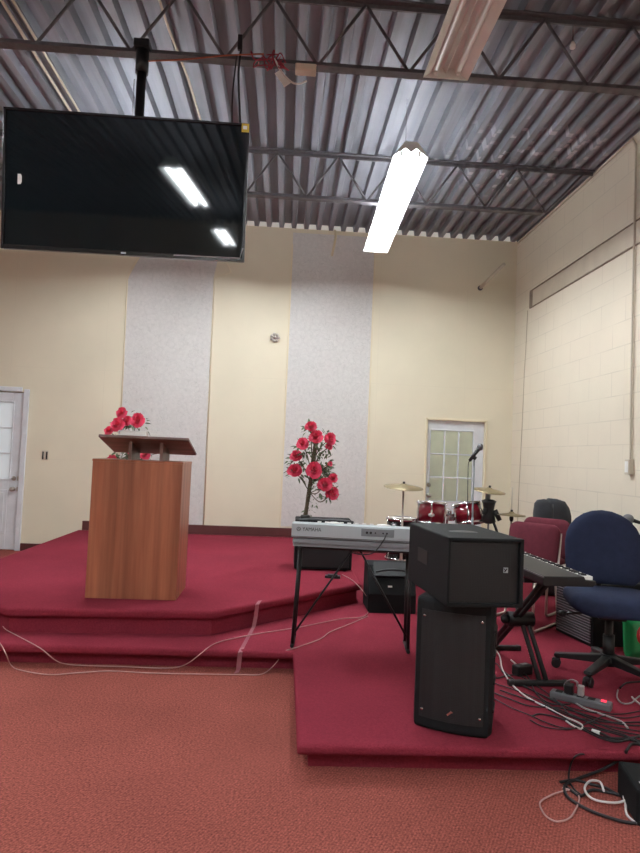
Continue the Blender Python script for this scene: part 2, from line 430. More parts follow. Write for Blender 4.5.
b.box((DL[1]+.03, WY-.008, 1.06), (.07, .03, 2.12), bev=.006); b.box((DL[0]-.03, WY-.008, 1.06), (.07, .03, 2.12), bev=.006); b.box(((DL[0]+DL[1])/2, WY-.008, 2.115), (.8, .03, .06), bev=.006)
struct('trim_10', b, M['white_paint'])
b = MB()
for xx in (DR[0]-.002, DR[1]+.002): b.box((xx, WY+.03, 1.06), (.028, .1, 1.86), bev=.004)
b.box(((DR[0]+DR[1])/2, WY+.03, DR[3]+.003), (DR[1]-DR[0]+.024, .1, .028), bev=.004)
struct('trim_11', b, M['cream_trim'])

# ------------------------------------------------------------------ carpeted platforms
ST = [(-2.63, 8.645), (-2.63, 5.27), (-1.80, 4.48), (-.45, 4.55), (.69, 5.675), (.69, 8.645)]
def out(poly, d, keep):
    """push every vertex not in keep outward"""
    n = len(poly); res = []
    for i, p in enumerate(poly):
        if i in keep: res.append(p); continue
        a, c = Vector(poly[i-1]), Vector(poly[(i+1) % n]); p = Vector(p)
        n1 = Vector(((p-a).y, -(p-a).x)).normalized(); n2 = Vector(((c-p).y, -(c-p).x)).normalized()
        bis = (n1+n2).normalized(); res.append(tuple(p+bis*d/max(.3, bis.dot(n1))))
    return res
sr = thing('upper_stage', 'raised maroon carpeted stage with angled corners, under the wooden lectern', 'stage', (-.9, 6.6, 0))
off = lambda poly: [(px+.9, py-6.6) for px, py in poly]
b = MB(); b.prism(off(ST), 0, .24); obj('riser', b, M['stage_carpet'], sr)
TOP = out(ST, .035, (0, 5)); TOP[0] = (-2.665, 8.645); TOP[5] = (.725, 8.645)
b = MB(); b.prism(off(TOP), .235, .30, .024, 4, smooth=True); o = obj('deck', b, M['stage_carpet'], sr)
LP = [(3.11, 2.94), (3.11, 8.645), (.69, 8.645), (.69, 5.675), (-.45, 4.55), (-1.80, 4.48), (-2.63, 5.27), (-2.87, 5.12), (-1.98, 4.27), (.17, 4.27), (.17, 2.955)]
LPT = [(3.115, 2.86), (3.115, 8.645), (.7, 8.645), (.7, 5.68), (-.45, 4.56), (-1.80, 4.49), (-2.63, 5.28), (-2.91, 5.10), (-2.0, 4.205), (.115, 4.205), (.115, 2.885)]
lr = thing('low_platform', 'low maroon carpeted platform under the stacked loudspeakers and drums, one step high', 'stage', (1.6, 5, 0))
off = lambda poly: [(px-1.6, py-5) for px, py in poly]
b = MB(); b.prism(off(LP), 0, .078); obj('riser', b, M['stage_carpet'], lr)
b = MB(); b.prism(off(LPT), .075, .13, .02, 4, smooth=True); obj('deck', b, M['stage_carpet'], lr)
SZ, PZ = .30, .13
# clear tape stuck down over the stage riser and step
b = MB()
pts = [(-.13, 4.86, .302), (-.148, 4.785, .29), (-.155, 4.785, .20), (-.165, 4.76, .135), (-.215, 4.25, .133), (-.225, 4.195, .12), (-.232, 4.19, .01), (-.24, 4.15, .004)]
t = bmesh.new(); prev = None
for q in pts:
    r_ = [t.verts.new((q[0]-.014, q[1]-.012, q[2])), t.verts.new((q[0]+.014, q[1]+.012, q[2]))]
    if prev: t.faces.new((prev[0], prev[1], r_[1], r_[0]))
    prev = r_
ext = bmesh.ops.extrude_face_region(t, geom=t.faces[:]); bmesh.ops.translate(t, vec=(0, -.002, .002), verts=[e for e in ext['geom'] if isinstance(e, bmesh.types.BMVert)])
bmesh.ops.recalc_face_normals(t, faces=t.faces[:]); b._add(t)
tape = mat('pale_clear_tape', srgb(170, 110, 118), .15, coat=.5)
tag(obj('tape_strip', b, tape), 'pale clear tape strip running down the stage riser and step', 'tape')

# ------------------------------------------------------------------ roof joists
def joist(y, label):
    t = thing('bar_joist', label, 'joist', (-2, y, 4.0))
    b = MB(); b.box((.04, 0, .48), (10.1, .09, .012)); b.box((.04, 0, .462), (10.1, .016, .036)); obj('top_chord', b, M['steel'], t)
    b = MB(); b.box((-.02, 0, .006), (9.15, .075, .012)); b.box((-.02, 0, .026), (9.15, .016, .034)); obj('bottom_chord', b, M['steel'], t)
    b = MB(); x = -4.4; k = 0; pts = []
    while x < 4.6:
        pts.append((x, 0, .02 if k % 2 else .47)); x += .31; k += 1
    pts.append((5.0, 0, .47))
    for a, c in zip(pts, pts[1:]): b.cyl(a, c, .011, n=8)
    obj('web', b, M['steel'], t)
joist(4.19, 'dark steel bar joist carrying the television pole and red wires')
joist(6.40, 'dark steel bar joist farther back, above the lit fluorescent lamp')

# ------------------------------------------------------------------ fluorescent strip lights
def fixture_meshes():
    t = bmesh.new()
    pr = [(-.145, 0), (-.143, -.004), (-.045, .066), (-.018, .066), (0, .03), (.018, .066), (.045, .066), (.143, -.004), (.145, 0), (.05, .075), (.05, .12), (-.05, .12), (-.05, .075)]
    A = [t.verts.new((x, -1.22, z)) for x, z in pr]; B = [t.verts.new((x, 1.22, z)) for x, z in pr]; n = len(pr)
    for k in range(n): t.faces.new((A[k], A[(k+1) % n], B[(k+1) % n], B[k]))
    t.faces.new(A[::-1]); t.faces.new(B); bmesh.ops.triangulate(t, faces=[f for f in t.faces if len(f.verts) > 4]); bmesh.ops.recalc_face_normals(t, faces=t.faces[:])
    h = MB(); h._add(t)
    e = MB(); e.prism([(-.143, 0), (-.05, .075), (.05, .075), (.143, 0)], -.004, .004, mx=Matrix.Rotation(PI/2, 4, 'X'))
    tb = MB(); tb.cyl((0, -1.2, .036), (0, 1.2, .036), .019, n=14)
    s = MB()
    s.box((0, 0, .036), (.024, .03, .055), bev=.004)
    r = MB(); r.cyl((0, 0, .12), (0, 0, .655), .0025, n=6)
    return [q.mesh(nm) for q, nm in ((h, 'housing'), (e, 'end_plate'), (tb, 'tube'), (s, 'lamp_holder'), (r, 'hanger_rod'))]
FM = fixture_meshes()
def fixture(x, y, lit, label, group=None, rz=0):
    t = thing('fluorescent_light', label, 'ceiling light', (x, y, 3.85), rz, group)
    obj('housing', FM[0], M['housing'], t)
    tube_me = FM[2].copy(); tube_me.materials.clear(); tube_me.materials.append(M['tube_on' if lit else 'tube_off'])
    obj('end_plate', FM[1], M['housing'], t, (0, 1.222, 0))
    for s in (-1, 1):
        [obj('lamp_holder', FM[3], M['housing'], t, (q*.072, s*1.19, 0)) for q in (-1, 1)]
        obj('tube', tube_me, M['tube_on'], t, (s*.072, 0, 0))
        obj('hanger_rod', FM[4], M['steel'], t, (0, s*.9, 0))
fixture(.945, 6.24, True, 'lit fluorescent lamp glowing white before the back wall', rz=-1.4)
fixture(.925, 2.73, False, 'unlit fluorescent fixture with two pale tubes, ahead of the glowing lamp')
G = 'lit strip lights over the seating, mirrored in the television'
LBH = 'lit strip light over the hall seating, seen mirrored in the television'
fixture(-1.4, -.85, True, LBH, G); fixture(-1.4, -5.6, True, LBH, G)
fixture(-1.4, 6.24, True, 'lit fluorescent lamp hidden behind the television')
fixture(-3.75, 2.2, True, 'added unseen strip light over the carpet beside the stage')  # unseen lamp added out of view to brighten the floor
fixture(.945, -.85, True, 'lit strip light over the seating, in the row of the unlit fixture')

# ------------------------------------------------------------------ television
tv = thing('television', 'large black flat television with yellow corner sticker, hung from the roof joist', 'television', (-1.022, 3.845, 2.975)); tv.rotation_euler = (R(5.8), 0, 0)
b = MB(); b.box((0, .02, 0), (1.45, .035, .825), bev=.008); b.box((0, .05, -.05), (.9, .04, .5), bev=.015); body = obj('casing', b, M['bezel'], tv)
b = MB()
for c, d in (((0, -.002, .405), (1.452, .014, .017)), ((0, -.002, -.401), (1.452, .016, .026)), ((-.717, -.002, 0), (.017, .014, .826)), ((.717, -.002, 0), (.017, .014, .826))): b.box(c, d, bev=.003)
obj('bezel', b, M['bezel'], tv)
b = MB(); b.box((0, .001, .002), (1.418, .005, .786)); obj('screen', b, M['screen'], tv)
b = MB(); b.prism([(-.011, -.03), (.006, -.03), (.013, -.016), (.013, .018), (.006, .03), (-.011, .03)], 0, .001, mx=Matrix.Translation((-.625, -.002, -.0)) @ Matrix.Rotation(PI/2, 4, 'X')); obj('sticker', b, M['white_plastic'], tv, label='small white sticker')
b = MB(); b.box((.702, -.0105, .384), (.045, .002, .05)); stk = obj('sticker', b, M['yellow'], tv, label='yellow corner sticker')
b = MB(); b.box((.70, -.0122, .386), (.024, .0012, .02)); obj('printed_patch', b, M['white_plastic'], stk)
b = MB(); b.box((0, -.011, -.401), (.03, .002, .008)); obj('badge', b, M['silver_body'], tv)
b = MB(); b.tube([(.3, -.008, -.396), (.7, -.009, -.392), (.715, -.009, -.33)], .004, smooth=False); obj('edge_reflection', b, M['cable_grey'], tv)  # pale strip stands in for the reflection along the screen's lower corner
mt = thing('ceiling_mount', 'black pole mount joining the television to the roof joist', 'tv mount', (-1.045, 4.16, 3.0))
b = MB(); b.cyl((0, 0, 0), (0, 0, 1.0), .03, n=18); obj('pole', b, M['black_plastic'], mt)
b = MB(); b.cyl((0, 0, .86), (0, 0, 1.02), .042, n=18); b.box((0, .02, 1.04), (.1, .16, .05), bev=.006); obj('clamp', b, M['black_plastic'], mt)
b = MB(); b.box((0, -.12, -.02), (.12, .26, .06), bev=.006); b.box((0, -.225, -.02), (.6, .03, .3), bev=.004); obj('bracket', b, M['black_plastic'], mt)
b = MB(); b.tube([(-.40, 4.13, 4.08), (-.41, 4.12, 3.9), (-.385, 4.06, 3.6), (-.36, 3.95, 3.36), (-.37, 3.93, 3.1)], .007); b.tube([(-.43, 4.14, 4.02), (-.44, 4.1, 3.7), (-.41, 3.95, 3.3), (-.42, 3.93, 3.1)], .005)
b.box((-.41, 4.13, 4.10), (.03, .03, .1), bev=.005)
tag(obj('hanging_cable', b, M['cable_black']), 'black cables dangling from the joist to behind the television', 'cable')
# red wiring cluster
rw = thing('wire_bundle', 'red and white wire bundle with tag dangling from the near joist', 'wiring', (-.2, 4.15, 3.98))
b = MB()
for k in range(10):
    a = random.uniform(-.13, .1); c = random.uniform(-.12, .13)
    b.tube([(a, random.uniform(-.03, .02), .05)]+[(a+(c-a)*q/4+random.uniform(-.05, .05), random.uniform(-.06, 0), random.uniform(-.05, .07)) for q in (1, 2, 3)]+[(c, -.01, random.uniform(-.03, .05))], .004, n=6)
obj('red_wires', b, M['cable_red'], rw)
b = MB(); b.tube([(.02, -.02, .03), (.07, -.03, -.06), (.13, -.03, -.12), (.18, -.02, -.13), (.24, -.01, -.10)], .006, n=6); obj('white_wire', b, M['cable_white'], rw)
b = MB(); b.box((.08, -.03, -.105), (.05, .003, .11), (0, R(-38), 0)); obj('tag', b, M['paper'], rw)
jb = thing('junction_box', 'small pale electrical box screwed beneath the near joist', 'junction box', (.03, 4.17, 3.955))
b = MB(); b.box((0, 0, .02), (.14, .07, .05), bev=.006); obj('box', b, M['conduit'], jb)
b = MB(); b.box((0, -.037, .02), (.12, .004, .04), bev=.001); obj('cover', b, M['ivory'], jb)
b = MB(); b.tube([(-1.0, 4.13, 3.93), (-.75, 4.12, 3.955), (-.5, 4.12, 4.0), (-.25, 4.12, 4.03)], .005, n=6); tag(obj('orange_wire', b, M['cable_orange']), 'thin orange wire strung along the near joist beside the television pole', 'cable')
hb = thing('hanging_sensor', 'tiny white bulb hanging on a thin cord from the near joist', 'sensor', (1.86, 4.19, 4.30))
b = MB(); b.cyl((0, 0, .02), (0, 0, .2), .004, n=6); obj('cord', b, M['steel'], hb)
b = MB(); b.lathe([(0, -.025), (.018, -.02), (.02, 0), (.012, .02), (.006, .03), (0, .03)], 14); obj('bulb', b, M['white_plastic'], hb)
# conduits under the deck
def conduit(pts, r, label):
    b = MB(); b.tube(pts, r, n=8, smooth=False); tag(obj('ceiling_conduit', b, M['conduit']), label, 'conduit')
conduit([(-1.02, 3.2, 4.45), (-.98, 4.6, 4.47), (-.93, 5.2, 4.47), (-.9, 6.2, 4.47)], .010, 'thin pale conduit under the roof deck crossing just behind the television pole')
conduit([(-2.1, 2.8, 4.47), (-2.1, 8.5, 4.47)], .012, 'thicker of two paired pale conduits under the roof deck')
conduit([(-2.02, 2.8, 4.47), (-2.02, 8.5, 4.47)], .010, 'thinner of two paired pale conduits under the roof deck')

# ------------------------------------------------------------------ wall fittings
ps = thing('pipe_stub', 'grey pipe stub sticking out of the back wall near the ceiling corner', 'pipe', (2.61, WY, 3.82))
b = MB(); b.cyl((0, 0, 0), (.12, -.62, .16), .022, n=14); obj('pipe', b, M['conduit'], ps)
b = MB(); b.lathe([(.035, 0), (.035, .012), (.025, .02), (0, .02)], 16, (0, 0, 0), (PI/2, 0, 0)); obj('flange', b, M['steel'], ps)
rs = thing('wall_rosette', 'small round tangled metal rosette high on the back wall between the white panels', 'wall fixture', (-.193, WY, 2.976))
b = MB(); b.lathe([(.05, 0), (.05, .02), (.03, .03), (0, .03)], 20, rot=(PI/2, 0, 0)); obj('base', b, M['nickel'], rs)
b = MB()
for k in range(7):
    a = 2*PI*k/7; b.ball((.045*math.cos(a), -.03, .045*math.sin(a)), .024, (1, .6, 1), 10)
b.ball((0, -.045, 0), .025, n=10); obj('lobes', b, M['nickel'], rs)
sw = thing('wall_switch', 'narrow double switch plate beside the panelled white door', 'switch', (-3.149, WY, 1.263))
b = MB(); b.box((0, -.003, 0), (.085, .006, .12), bev=.002); obj('plate', b, M['ivory'], sw)
for s in (-1, 1):
    b = MB(); b.box((s*.024, -.008, -.005), (.018, .008, .1), bev=.002); obj('toggle', b, M['dark_slot'], sw)
cd = thing('wall_conduit', 'painted conduit running down the block wall to a small box', 'conduit', (WX, 5.59, 1.35))
b = MB(); b.tube([(-.02, -.01, .13), (-.02, 0, .6), (-.02, .005, 1.5), (-.02, .0, 2.9), (-.02, .01, 3.02), (-.02, .06, 3.10), (-.02, .16, 3.12), (-.02, 1.0, 3.1), (-.02, 3.0, 3.11)], .010); obj('pipe', b, M['conduit'], cd)
b = MB(); b.box((-.025, 0, .07), (.05, .075, .14), bev=.006); bx_ = obj('outlet_box', b, M['ivory'], cd)
b = MB(); b.box((-.052, 0, .07), (.004, .05, .1)); obj('cover', b, M['white_plastic'], bx_)

# ------------------------------------------------------------------ lectern
lc = thing('lectern', 'cherry wood lectern with slanted dark reading board on the raised stage', 'lectern', (-1.072, 5.02, SZ))
W, D, Hh = .655, .46, .995
b = MB(); b.box((0, -D/2+.01, Hh/2), (W, .02, Hh), bev=.003); obj('front_panel', b, M['cherry'], lc)
for s in (-1, 1):
    b = MB(); b.box((s*(W/2-.01), .01, Hh/2), (.02, D-.02, Hh), bev=.002); obj('side_panel', b, M['cherry'], lc)
for z in (.35, .68):
    b = MB(); b.box((0, .1, z), (W-.04, D-.24, .02)); obj('shelf', b, M['cherry'], lc)
b = MB(); b.box((0, 0, Hh+.009), (W+.006, D+.006, .018), bev=.004); obj('top', b, M['cherry'], lc)
for x in (-.075, .155):
    b = MB(); b.prism([(-.17, Hh+.015), (.12, Hh+.015), (.12, 1.082), (-.17, 1.152)], -.011, .011, mx=Matrix.Translation((x, 0, 0)) @ Matrix(((0, 0, 1, 0), (1, 0, 0, 0), (0, 1, 0, 0), (0, 0, 0, 1)))); obj('board_support', b, M['dark_wood'], lc)
b = MB(); b.box((.04, -.035, 1.128), (.655, .47, .022), (R(-13.5), 0, 0), bev=.005); obj('reading_board', b, M['dark_wood'], lc)
bk = thing('book', 'thick white book lying on the lectern reading board', 'book', (-1.13, 4.87, 1.478)); bk.rotation_euler = (R(-13.5), 0, R(4))
b = MB(); b.box((0, 0, .018), (.19, .14, .026)); obj('pages', b, M['paper'], bk)
b = MB(); b.box((0, 0, .002), (.2, .15, .004), bev=.001); b.box((0, 0, .034), (.2, .15, .004), bev=.001); b.box((-.1, 0, .018), (.004, .15, .034), bev=.001); obj('cover', b, M['white_plastic'], bk)

# ------------------------------------------------------------------ artificial rose trees
def bloom_mesh():
    t = bmesh.new(); rnd = random.Random(3)
    for ring, (cnt, tilt, size0) in enumerate(((9, 78, 1.0), (8, 55, .92), (7, 34, .8), (5, 16, .62), (3, 4, .45))):
        for k in range(cnt):
            a = 2*PI*(k+.37*ring)/cnt+rnd.uniform(-.25, .25); tl = R(tilt+rnd.uniform(-16, 16)); size = size0*rnd.uniform(.8, 1.12); G_ = {}
            for i in range(4):
                for j in range(5):
                    u = i/3; v_ = j/4-.5; w = (.30+.62*math.sin(u*PI*.62))*(1-.25*max(0, u-.8)*5*abs(v_)*2)
                    x = v_*w*.95; y = u*.92; z = .34*u*u*.6+.9*v_*v_*.5+(.11*math.sin(11*v_+2.1*k+ring) if i == 3 else .03*math.sin(7*v_+k))
                    p = Vector((x, y*math.sin(tl)-z*math.cos(tl)*.6, y*math.cos(tl)+z*math.sin(tl)*.35))*size
                    G_[i, j] = t.verts.new((p.x*math.cos(a)-p.y*math.sin(a), p.x*math.sin(a)+p.y*math.cos(a), p.z))
            for i in range(3):
                for j in range(4): t.faces.new((G_[i, j], G_[i, j+1], G_[i+1, j+1], G_[i+1, j])).smooth = True
    b = MB(); b._add(t); b.ball((0, 0, .15), .26, n=8); return b.mesh('bloom')
BLOOM = bloom_mesh(); BLOOM.materials.append(M['petal'])
def leaf_cluster(b, c, r, cnt, rnd, size=.034):
    t = bmesh.new()
    for k in range(cnt):
        d = Vector((rnd.gauss(0, 1), rnd.gauss(0, 1), rnd.gauss(0, .8))).normalized(); p = Vector(c)+d*r*rnd.uniform(.35, 1)
        L = size*rnd.uniform(.7, 1.35); q = (d+Vector((0, 0, rnd.uniform(-.7, .2)))).to_track_quat('Y', 'Z').to_matrix() @ Matrix.Rotation(rnd.uniform(-.9, .9), 3, 'Y')
        vs = [t.verts.new(p+q @ Vector(v_)*L) for v_ in ((0, 0, 0), (.32, .45, .1), (.24, 1.0, .0), (0, 1.55, -.14), (-.24, 1.0, 0), (-.32, .45, .1), (0, .8, -.06))]
        for a, c2 in ((0, 1), (1, 2), (2, 3), (3, 4), (4, 5), (5, 0)): t.faces.new((vs[a], vs[c2], vs[6]))
    b._add(t)
def rose_tree(loc, label, blooms, base_h, seed, lean, hs=1.0):
    rnd = random.Random(seed); t = thing('rose_tree', label, 'artificial flowers', loc, 0)
    if base_h:
        b = MB(); b.lathe([(.13, 0), (.13, .03), (.05, .06), (.045, base_h-.1), (.1, base_h-.06), (.1, base_h), (0, base_h)], 24); obj('pedestal', b, M['pot'], t)
    b = MB(); b.lathe([(.045, base_h), (.05, base_h+.02), (.04, base_h+.035), (0, base_h+.035)], 18); obj('pot', b, M['pot'], t)
    zs = [base_h+hs*q for q in (.03, .2, .4, .6, .8)]
    b = MB()
    for k in range(4):
        a = k*PI/2; b.tube([(lean*i/4*.9+.011*math.cos(a+i*1.2), .011*math.sin(a+i*1.2), z) for i, z in enumerate(zs)], .011, n=8)
    for (dx, dy, dz, r) in blooms: b.tube([(lean*.4, 0, base_h+max(.25, dz-.25)), (lean*.4+(dx-lean*.4)*.5, dy*.5, base_h+dz-.09), (dx, dy, base_h+dz)], .005, n=6)
    obj('stem', b, M['trunk'], t)
    b = MB()
    for (dx, dy, dz, r) in blooms:
        leaf_cluster(b, (dx*.88, dy*.6+.05, base_h+dz-.03), r*1.3, 22, rnd)
    for k in range(16): leaf_cluster(b, (lean*.5+rnd.uniform(-.12, .14), rnd.uniform(-.08, .06), base_h+hs*rnd.uniform(.38, .82)), .085, 13, rnd)
    for k in range(4): leaf_cluster(b, (lean*.2+rnd.uniform(-.02, .06), -.02, base_h+.08+.08*k), .05, 8, rnd, .024)
    obj('foliage', b, M['leaf'], t)
    for (dx, dy, dz, r) in blooms:
        o = obj('bloom', BLOOM, M['petal'], t, (dx, dy, base_h+dz)); o.scale = (r*rnd.uniform(.9, 1.1), r*rnd.uniform(.9, 1.1), r*rnd.uniform(.85, 1.15))
        o.rotation_euler = Vector((dx*1.5+rnd.uniform(-.2, .2), -.9+dy, .55+rnd.uniform(-.2, .2))).to_track_quat('Z', 'Y').to_euler()
k1 = .00150
fb = [(245, 100, 30), (282, 170, 42), (372, 172, 32), (198, 215, 36), (160, 297, 34), (155, 390, 40), (278, 380, 46), (380, 335, 15), (368, 222, 20), (405, 430, 30), (352, 468, 38), (403, 525, 36)]
rose_tree((.235, 6.33, .782), 'artificial pink rose tree standing on the black amplifier behind the silver keyboard',
          [((x-240)*k1, (-.12 if abs(x-290) < 100 else -.05)+random.uniform(-.03, .03), (698-y)*k1, r*k1*1.36) for x, y, r in fb], 0, 5, .09)
fb2 = [(-0.095, -0.09, 0.819, 0.061), (0.068, -0.13, 0.75, 0.083), (-0.117, -0.13, 0.699, 0.083), (-0.205, -0.09, 0.633, 0.061), (-0.046, -0.08, 0.744, 0.055), (0.145, -0.1, 0.42, 0.067), (-0.169, -0.08, 0.367, 0.055), (0.017, -0.07, 0.443, 0.05), (0.189, -0.08, 0.509, 0.055)]
rose_tree((-1.5, 6.42, SZ), 'artificial pink rose tree mostly hidden behind the wooden lectern', fb2, .62, 9, -.03, .62)

# ------------------------------------------------------------------ amplifier, wedge
am = thing('bass_amplifier', 'black amplifier cabinet on the stage, under the tall pink rose tree', 'amplifier', (.42, 6.38, SZ))
b = MB(); b.box((0, 0, .246), (.555, .36, .47), bev=.012); obj('cabinet', b, M['black_box'], am)
b = MB(); b.box((0, -.182, .24), (.5, .008, .41), bev=.003); obj('grille', b, M['grille'], am)
for s in (-1, 1):
    b = MB(); b.box((s*.262, -.165, .475), (.04, .04, .02), bev=.006); obj('corner_cap', b, M['black_plastic'], am)
b = MB(); b.tube([(-.25, -.15, .478), (-.12, -.15, .49), (0, -.15, .486), (.12, -.15, .49), (.25, -.15, .478)], .009); obj('handle', b, M['strip_grey'], am)
for sx in (-1, 1):
    for sy in (-1, 1):
        b = MB(); b.cyl((sx*.22, sy*.13, 0), (sx*.22, sy*.13, .012), .018); obj('foot', b, M['black_plastic'], am)
wd = thing('stage_monitor', 'black floor monitor with rounded top and small white badge below the silver keyboard', 'loudspeaker', (.945, 5.47, PZ))
pr = [(-.17, 0), (.17, 0), (.17, .38), (.05, .395), (-.03, .37), (-.1, .28), (-.165, .15)]
mxp = Matrix(((0, 0, 1, 0), (1, 0, 0, 0), (0, 1, 0, 0), (0, 0, 0, 1)))
b = MB(); b.prism(pr, -.2, .2, .012, mx=mxp); obj('cabinet', b, M['black_box'], wd)
b = MB(); b.prism([(-.112, .285), (-.02, .385), (-.03, .395), (-.125, .297)], -.15, .15, .003, mx=mxp); obj('grille', b, M['grille'], wd)
b = MB(); b.box((-.02, -.152, .215), (.035, .006, .014), (R(-18), 0, 0), bev=.001); obj('badge', b, M['white_plastic'], wd)
b = MB(); b.tube([(-.14, -.135, .33), (-.05, -.15, .352), (.06, -.15, .352), (.15, -.135, .33)], .008); obj('handle', b, M['black_plastic'], wd)
pd = thing('foot_pedal', 'small black pedal on the stage carpet under the silver keyboard', 'pedal', (.49, 5.86, SZ), -8)
b = MB(); b.box((0, 0, .012), (.14, .075, .022), bev=.004); obj('base', b, M['black_plastic'], pd)
b = MB(); b.box((.0, -.01, .029), (.09, .05, .01), (R(6), 0, 0), bev=.003); obj('treadle', b, M['cable_black'], pd)

# ------------------------------------------------------------------ silver keyboard and its stand
kb = thing('keyboard', 'silver electric keyboard seen from behind on a folding black stand', 'keyboard', (.545, 4.20, .80), -7)
L = .955
b = MB(); b.prism([(0, .078), (.006, .148), (.05, .156), (.13, .150), (.14, .115), (.31, .10), (.325, .07), (.325, .05), (.0, .06)], -L/2, L/2, .004, 2, mx=mxp)
upper = obj('upper_case', b, M['silver_body'], kb)
b = MB(); b.prism([(.012, .0), (.012, .05), (.02, .062), (.32, .055), (.32, .02), (.3, 0)], -L/2+.012, L/2-.012, .005, 2, mx=mxp); b.box((0, .008, .036), (L-.02, .012, .03), bev=.003); obj('lower_case', b, M['silver_dark'], kb)
b = MB(); b.box((.0, .0, .066), (L, .01, .006)); obj('seam', b, M['strip_grey'], kb)
wk = MB().box((0, 0, 0), (.0205, .14, .018), bev=.002).mesh('white_key'); bk_ = MB().box((0, 0, 0), (.011, .085, .012), bev=.002).mesh('black_key')
for k in range(36): obj('white_key', wk, M['key_white'], kb, (-L/2+.06+k*(L-.12)/36+.011, .225, .122))
for k in range(36):
    if k % 7 not in (2, 6): obj('black_key', bk_, M['cable_black'], kb, (-L/2+.083+k*(L-.12)/36, .195, .134))
for k in range(9):
    b = MB(); b.box((-.3+.05*k, .08, .159), (.026, .02, .008), bev=.002); obj('button', b, M['key_white'], kb)
for x in (-.2, .13):
    b = MB(); b.ball((x, .07, .156), .03, (1.6, .8, .35), 12); obj('control_wheel', b, M['key_white'], kb)
b = MB(); b.box((.09, -.001, .114), (.215, .008, .05), bev=.002); rec = obj('jack_panel', b, M['silver_dark'], kb)
for x, r in ((.02, .008), (.045, .008), (.075, .005), (.125, .005), (.15, .006)):
    b = MB(); b.cyl((x, -.009, .113), (x, .0, .113), r, n=14); obj('jack', b, M['dark_slot'], rec)
me = text_mesh('YAMAHA', .035, .0008); o = obj('logo_lettering', me, M['dark_slot'], kb, (-.405, -.0005, .104), (R(86), 0, 0)); o.scale = (.86, 1, 1)
b = MB(); b.lathe([(.0105, 0), (.0135, 0), (.0135, .002), (.0105, .002), (.0105, 0)], 20, (-.43, -.0005, .115), (R(90), 0, 0), caps=False)
for k in range(3): b.box((-.43+.005*math.cos(PI/2+k*2*PI/3), -.001, .115+.005*math.sin(PI/2+k*2*PI/3)), (.0022, .002, .011), (0, -(k*2*PI/3), 0))
obj('logo_emblem', b, M['dark_slot'], kb)
ks = thing('keyboard_stand', 'folding black tubular stand under the silver keyboard', 'stand', (.5, 4.36, PZ), -5)
def bar(b, a, c, r=.011): b.cyl(a, c, r, n=12)
for x0, x1 in ((-.36, -.385), (.375, .38)):
    s = MB(); bar(s, (x0, -.085, .672), (x1, -.085, .012)); obj('leg', s, M['black_plastic'], ks)
    s = MB(); bar(s, (x0, .1, .672), (x1, .115, .012)); obj('leg', s, M['black_plastic'], ks)
    s = MB(); bar(s, (x1, -.11, .012), (x1, .135, .012), .012); obj('foot_bar', s, M['black_plastic'], ks)
    s = MB(); bar(s, (x0, -.16, .66), (x0, .15, .66)); obj('top_arm', s, M['black_plastic'], ks)
for x0, x1 in ((-.01, -.375), (.04, .375)):
    s = MB(); bar(s, (x0, -.06, .655), (x1, -.075, .09), .007); obj('brace', s, M['black_plastic'], ks)
s = MB(); bar(s, (-.36, -.06, .655), (.375, -.06, .655), .009); obj('rail', s, M['black_plastic'], ks)
b = MB(); b.tube([(.688, 4.172, .905), (.66, 4.12, .87), (.60, 4.10, .80), (.53, 4.16, .775), (.46, 4.25, .775)], .004, n=6); tag(obj('power_cable', b, M['cable_black']), 'thin black cord plugged into the back of the silver keyboard', 'cable')

# ------------------------------------------------------------------ stacked loudspeakers
sp = thing('loudspeaker', 'upright black loudspeaker standing on the low platform edge, lower of the stacked pair', 'loudspeaker', (.897, 3.16, PZ), -25)
outl = [(-.185, -.105), (-.172, -.148), (-.09, -.168), (0, -.175), (.09, -.168), (.172, -.148), (.185, -.105), (.165, .15), (.14, .175), (-.14, .175), (-.165, .15)]
b = MB(); b.prism(outl, .0, .615, .022, 4); obj('cabinet', b, M['black_box'], sp)
gl = [(-.15, -.152), (-.08, -.1695), (0, -.176), (.08, -.1695), (.15, -.152), (.15, -.146), (0, -.168), (-.15, -.146)]
b = MB(); b.prism([(x, y-.003) for x, y in gl], .055, .56); obj('grille', b, M['grille'], sp)
for x, z in ((-.135, .09), (.135, .09), (-.135, .53), (.135, .53)):
    b = MB(); b.lathe([(.007, 0), (.007, .003), (0, .004)], 12, (x, -.166 if abs(x) < .1 else -.158, z), (PI/2, 0, 0)); obj('screw', b, M['chrome'], sp)
b = MB(); b.box((0, -.1805, .1), (.028, .003, .008), (0, R(-42), 0)); b.box((.009, -.1805, .107), (.012, .003, .006), (0, R(20), 0)); obj('emblem', b, M['chrome'], sp)
for k, z in enumerate((.11, .24, .36, .48)):
    b = MB(); b.box((.179, -.03, z), (.016, .12, .016), (0, 0, R(4)), bev=.004); obj('rib', b, M['black_plastic'], sp)
b = MB(); b.box((.168, .08, .42), (.02, .1, .09), (0, 0, R(4)), bev=.006); obj('handle', b, M['black_plastic'], sp)
su = thing('subwoofer', 'boxy black loudspeaker with silver badge lying on top of another loudspeaker', 'loudspeaker', (.913, 3.215, PZ+.615), 5)
W2, D2, H2 = .362, .62, .312
b = MB(); b.box((0, .012, H2/2), (W2, D2-.024, H2), bev=.008)
obj('cabinet', b, M['black_box'], su)
b = MB()
for c, d in (((0, -D2/2+.012, H2-.008), (W2, .05, .016)), ((0, -D2/2+.012, .009), (W2, .05, .018)), ((-W2/2+.006, -D2/2+.012, H2/2), (.012, .05, H2)), ((W2/2-.008, -D2/2+.012, H2/2), (.018, .05, H2))): b.box(c, d, bev=.004)
obj('front_frame', b, M['black_box'], su)
b = MB(); b.box((-.022, -D2/2+.003, H2/2), (.29, .012, H2-.036), bev=.003); gr = obj('grille', b, M['grille'], su)
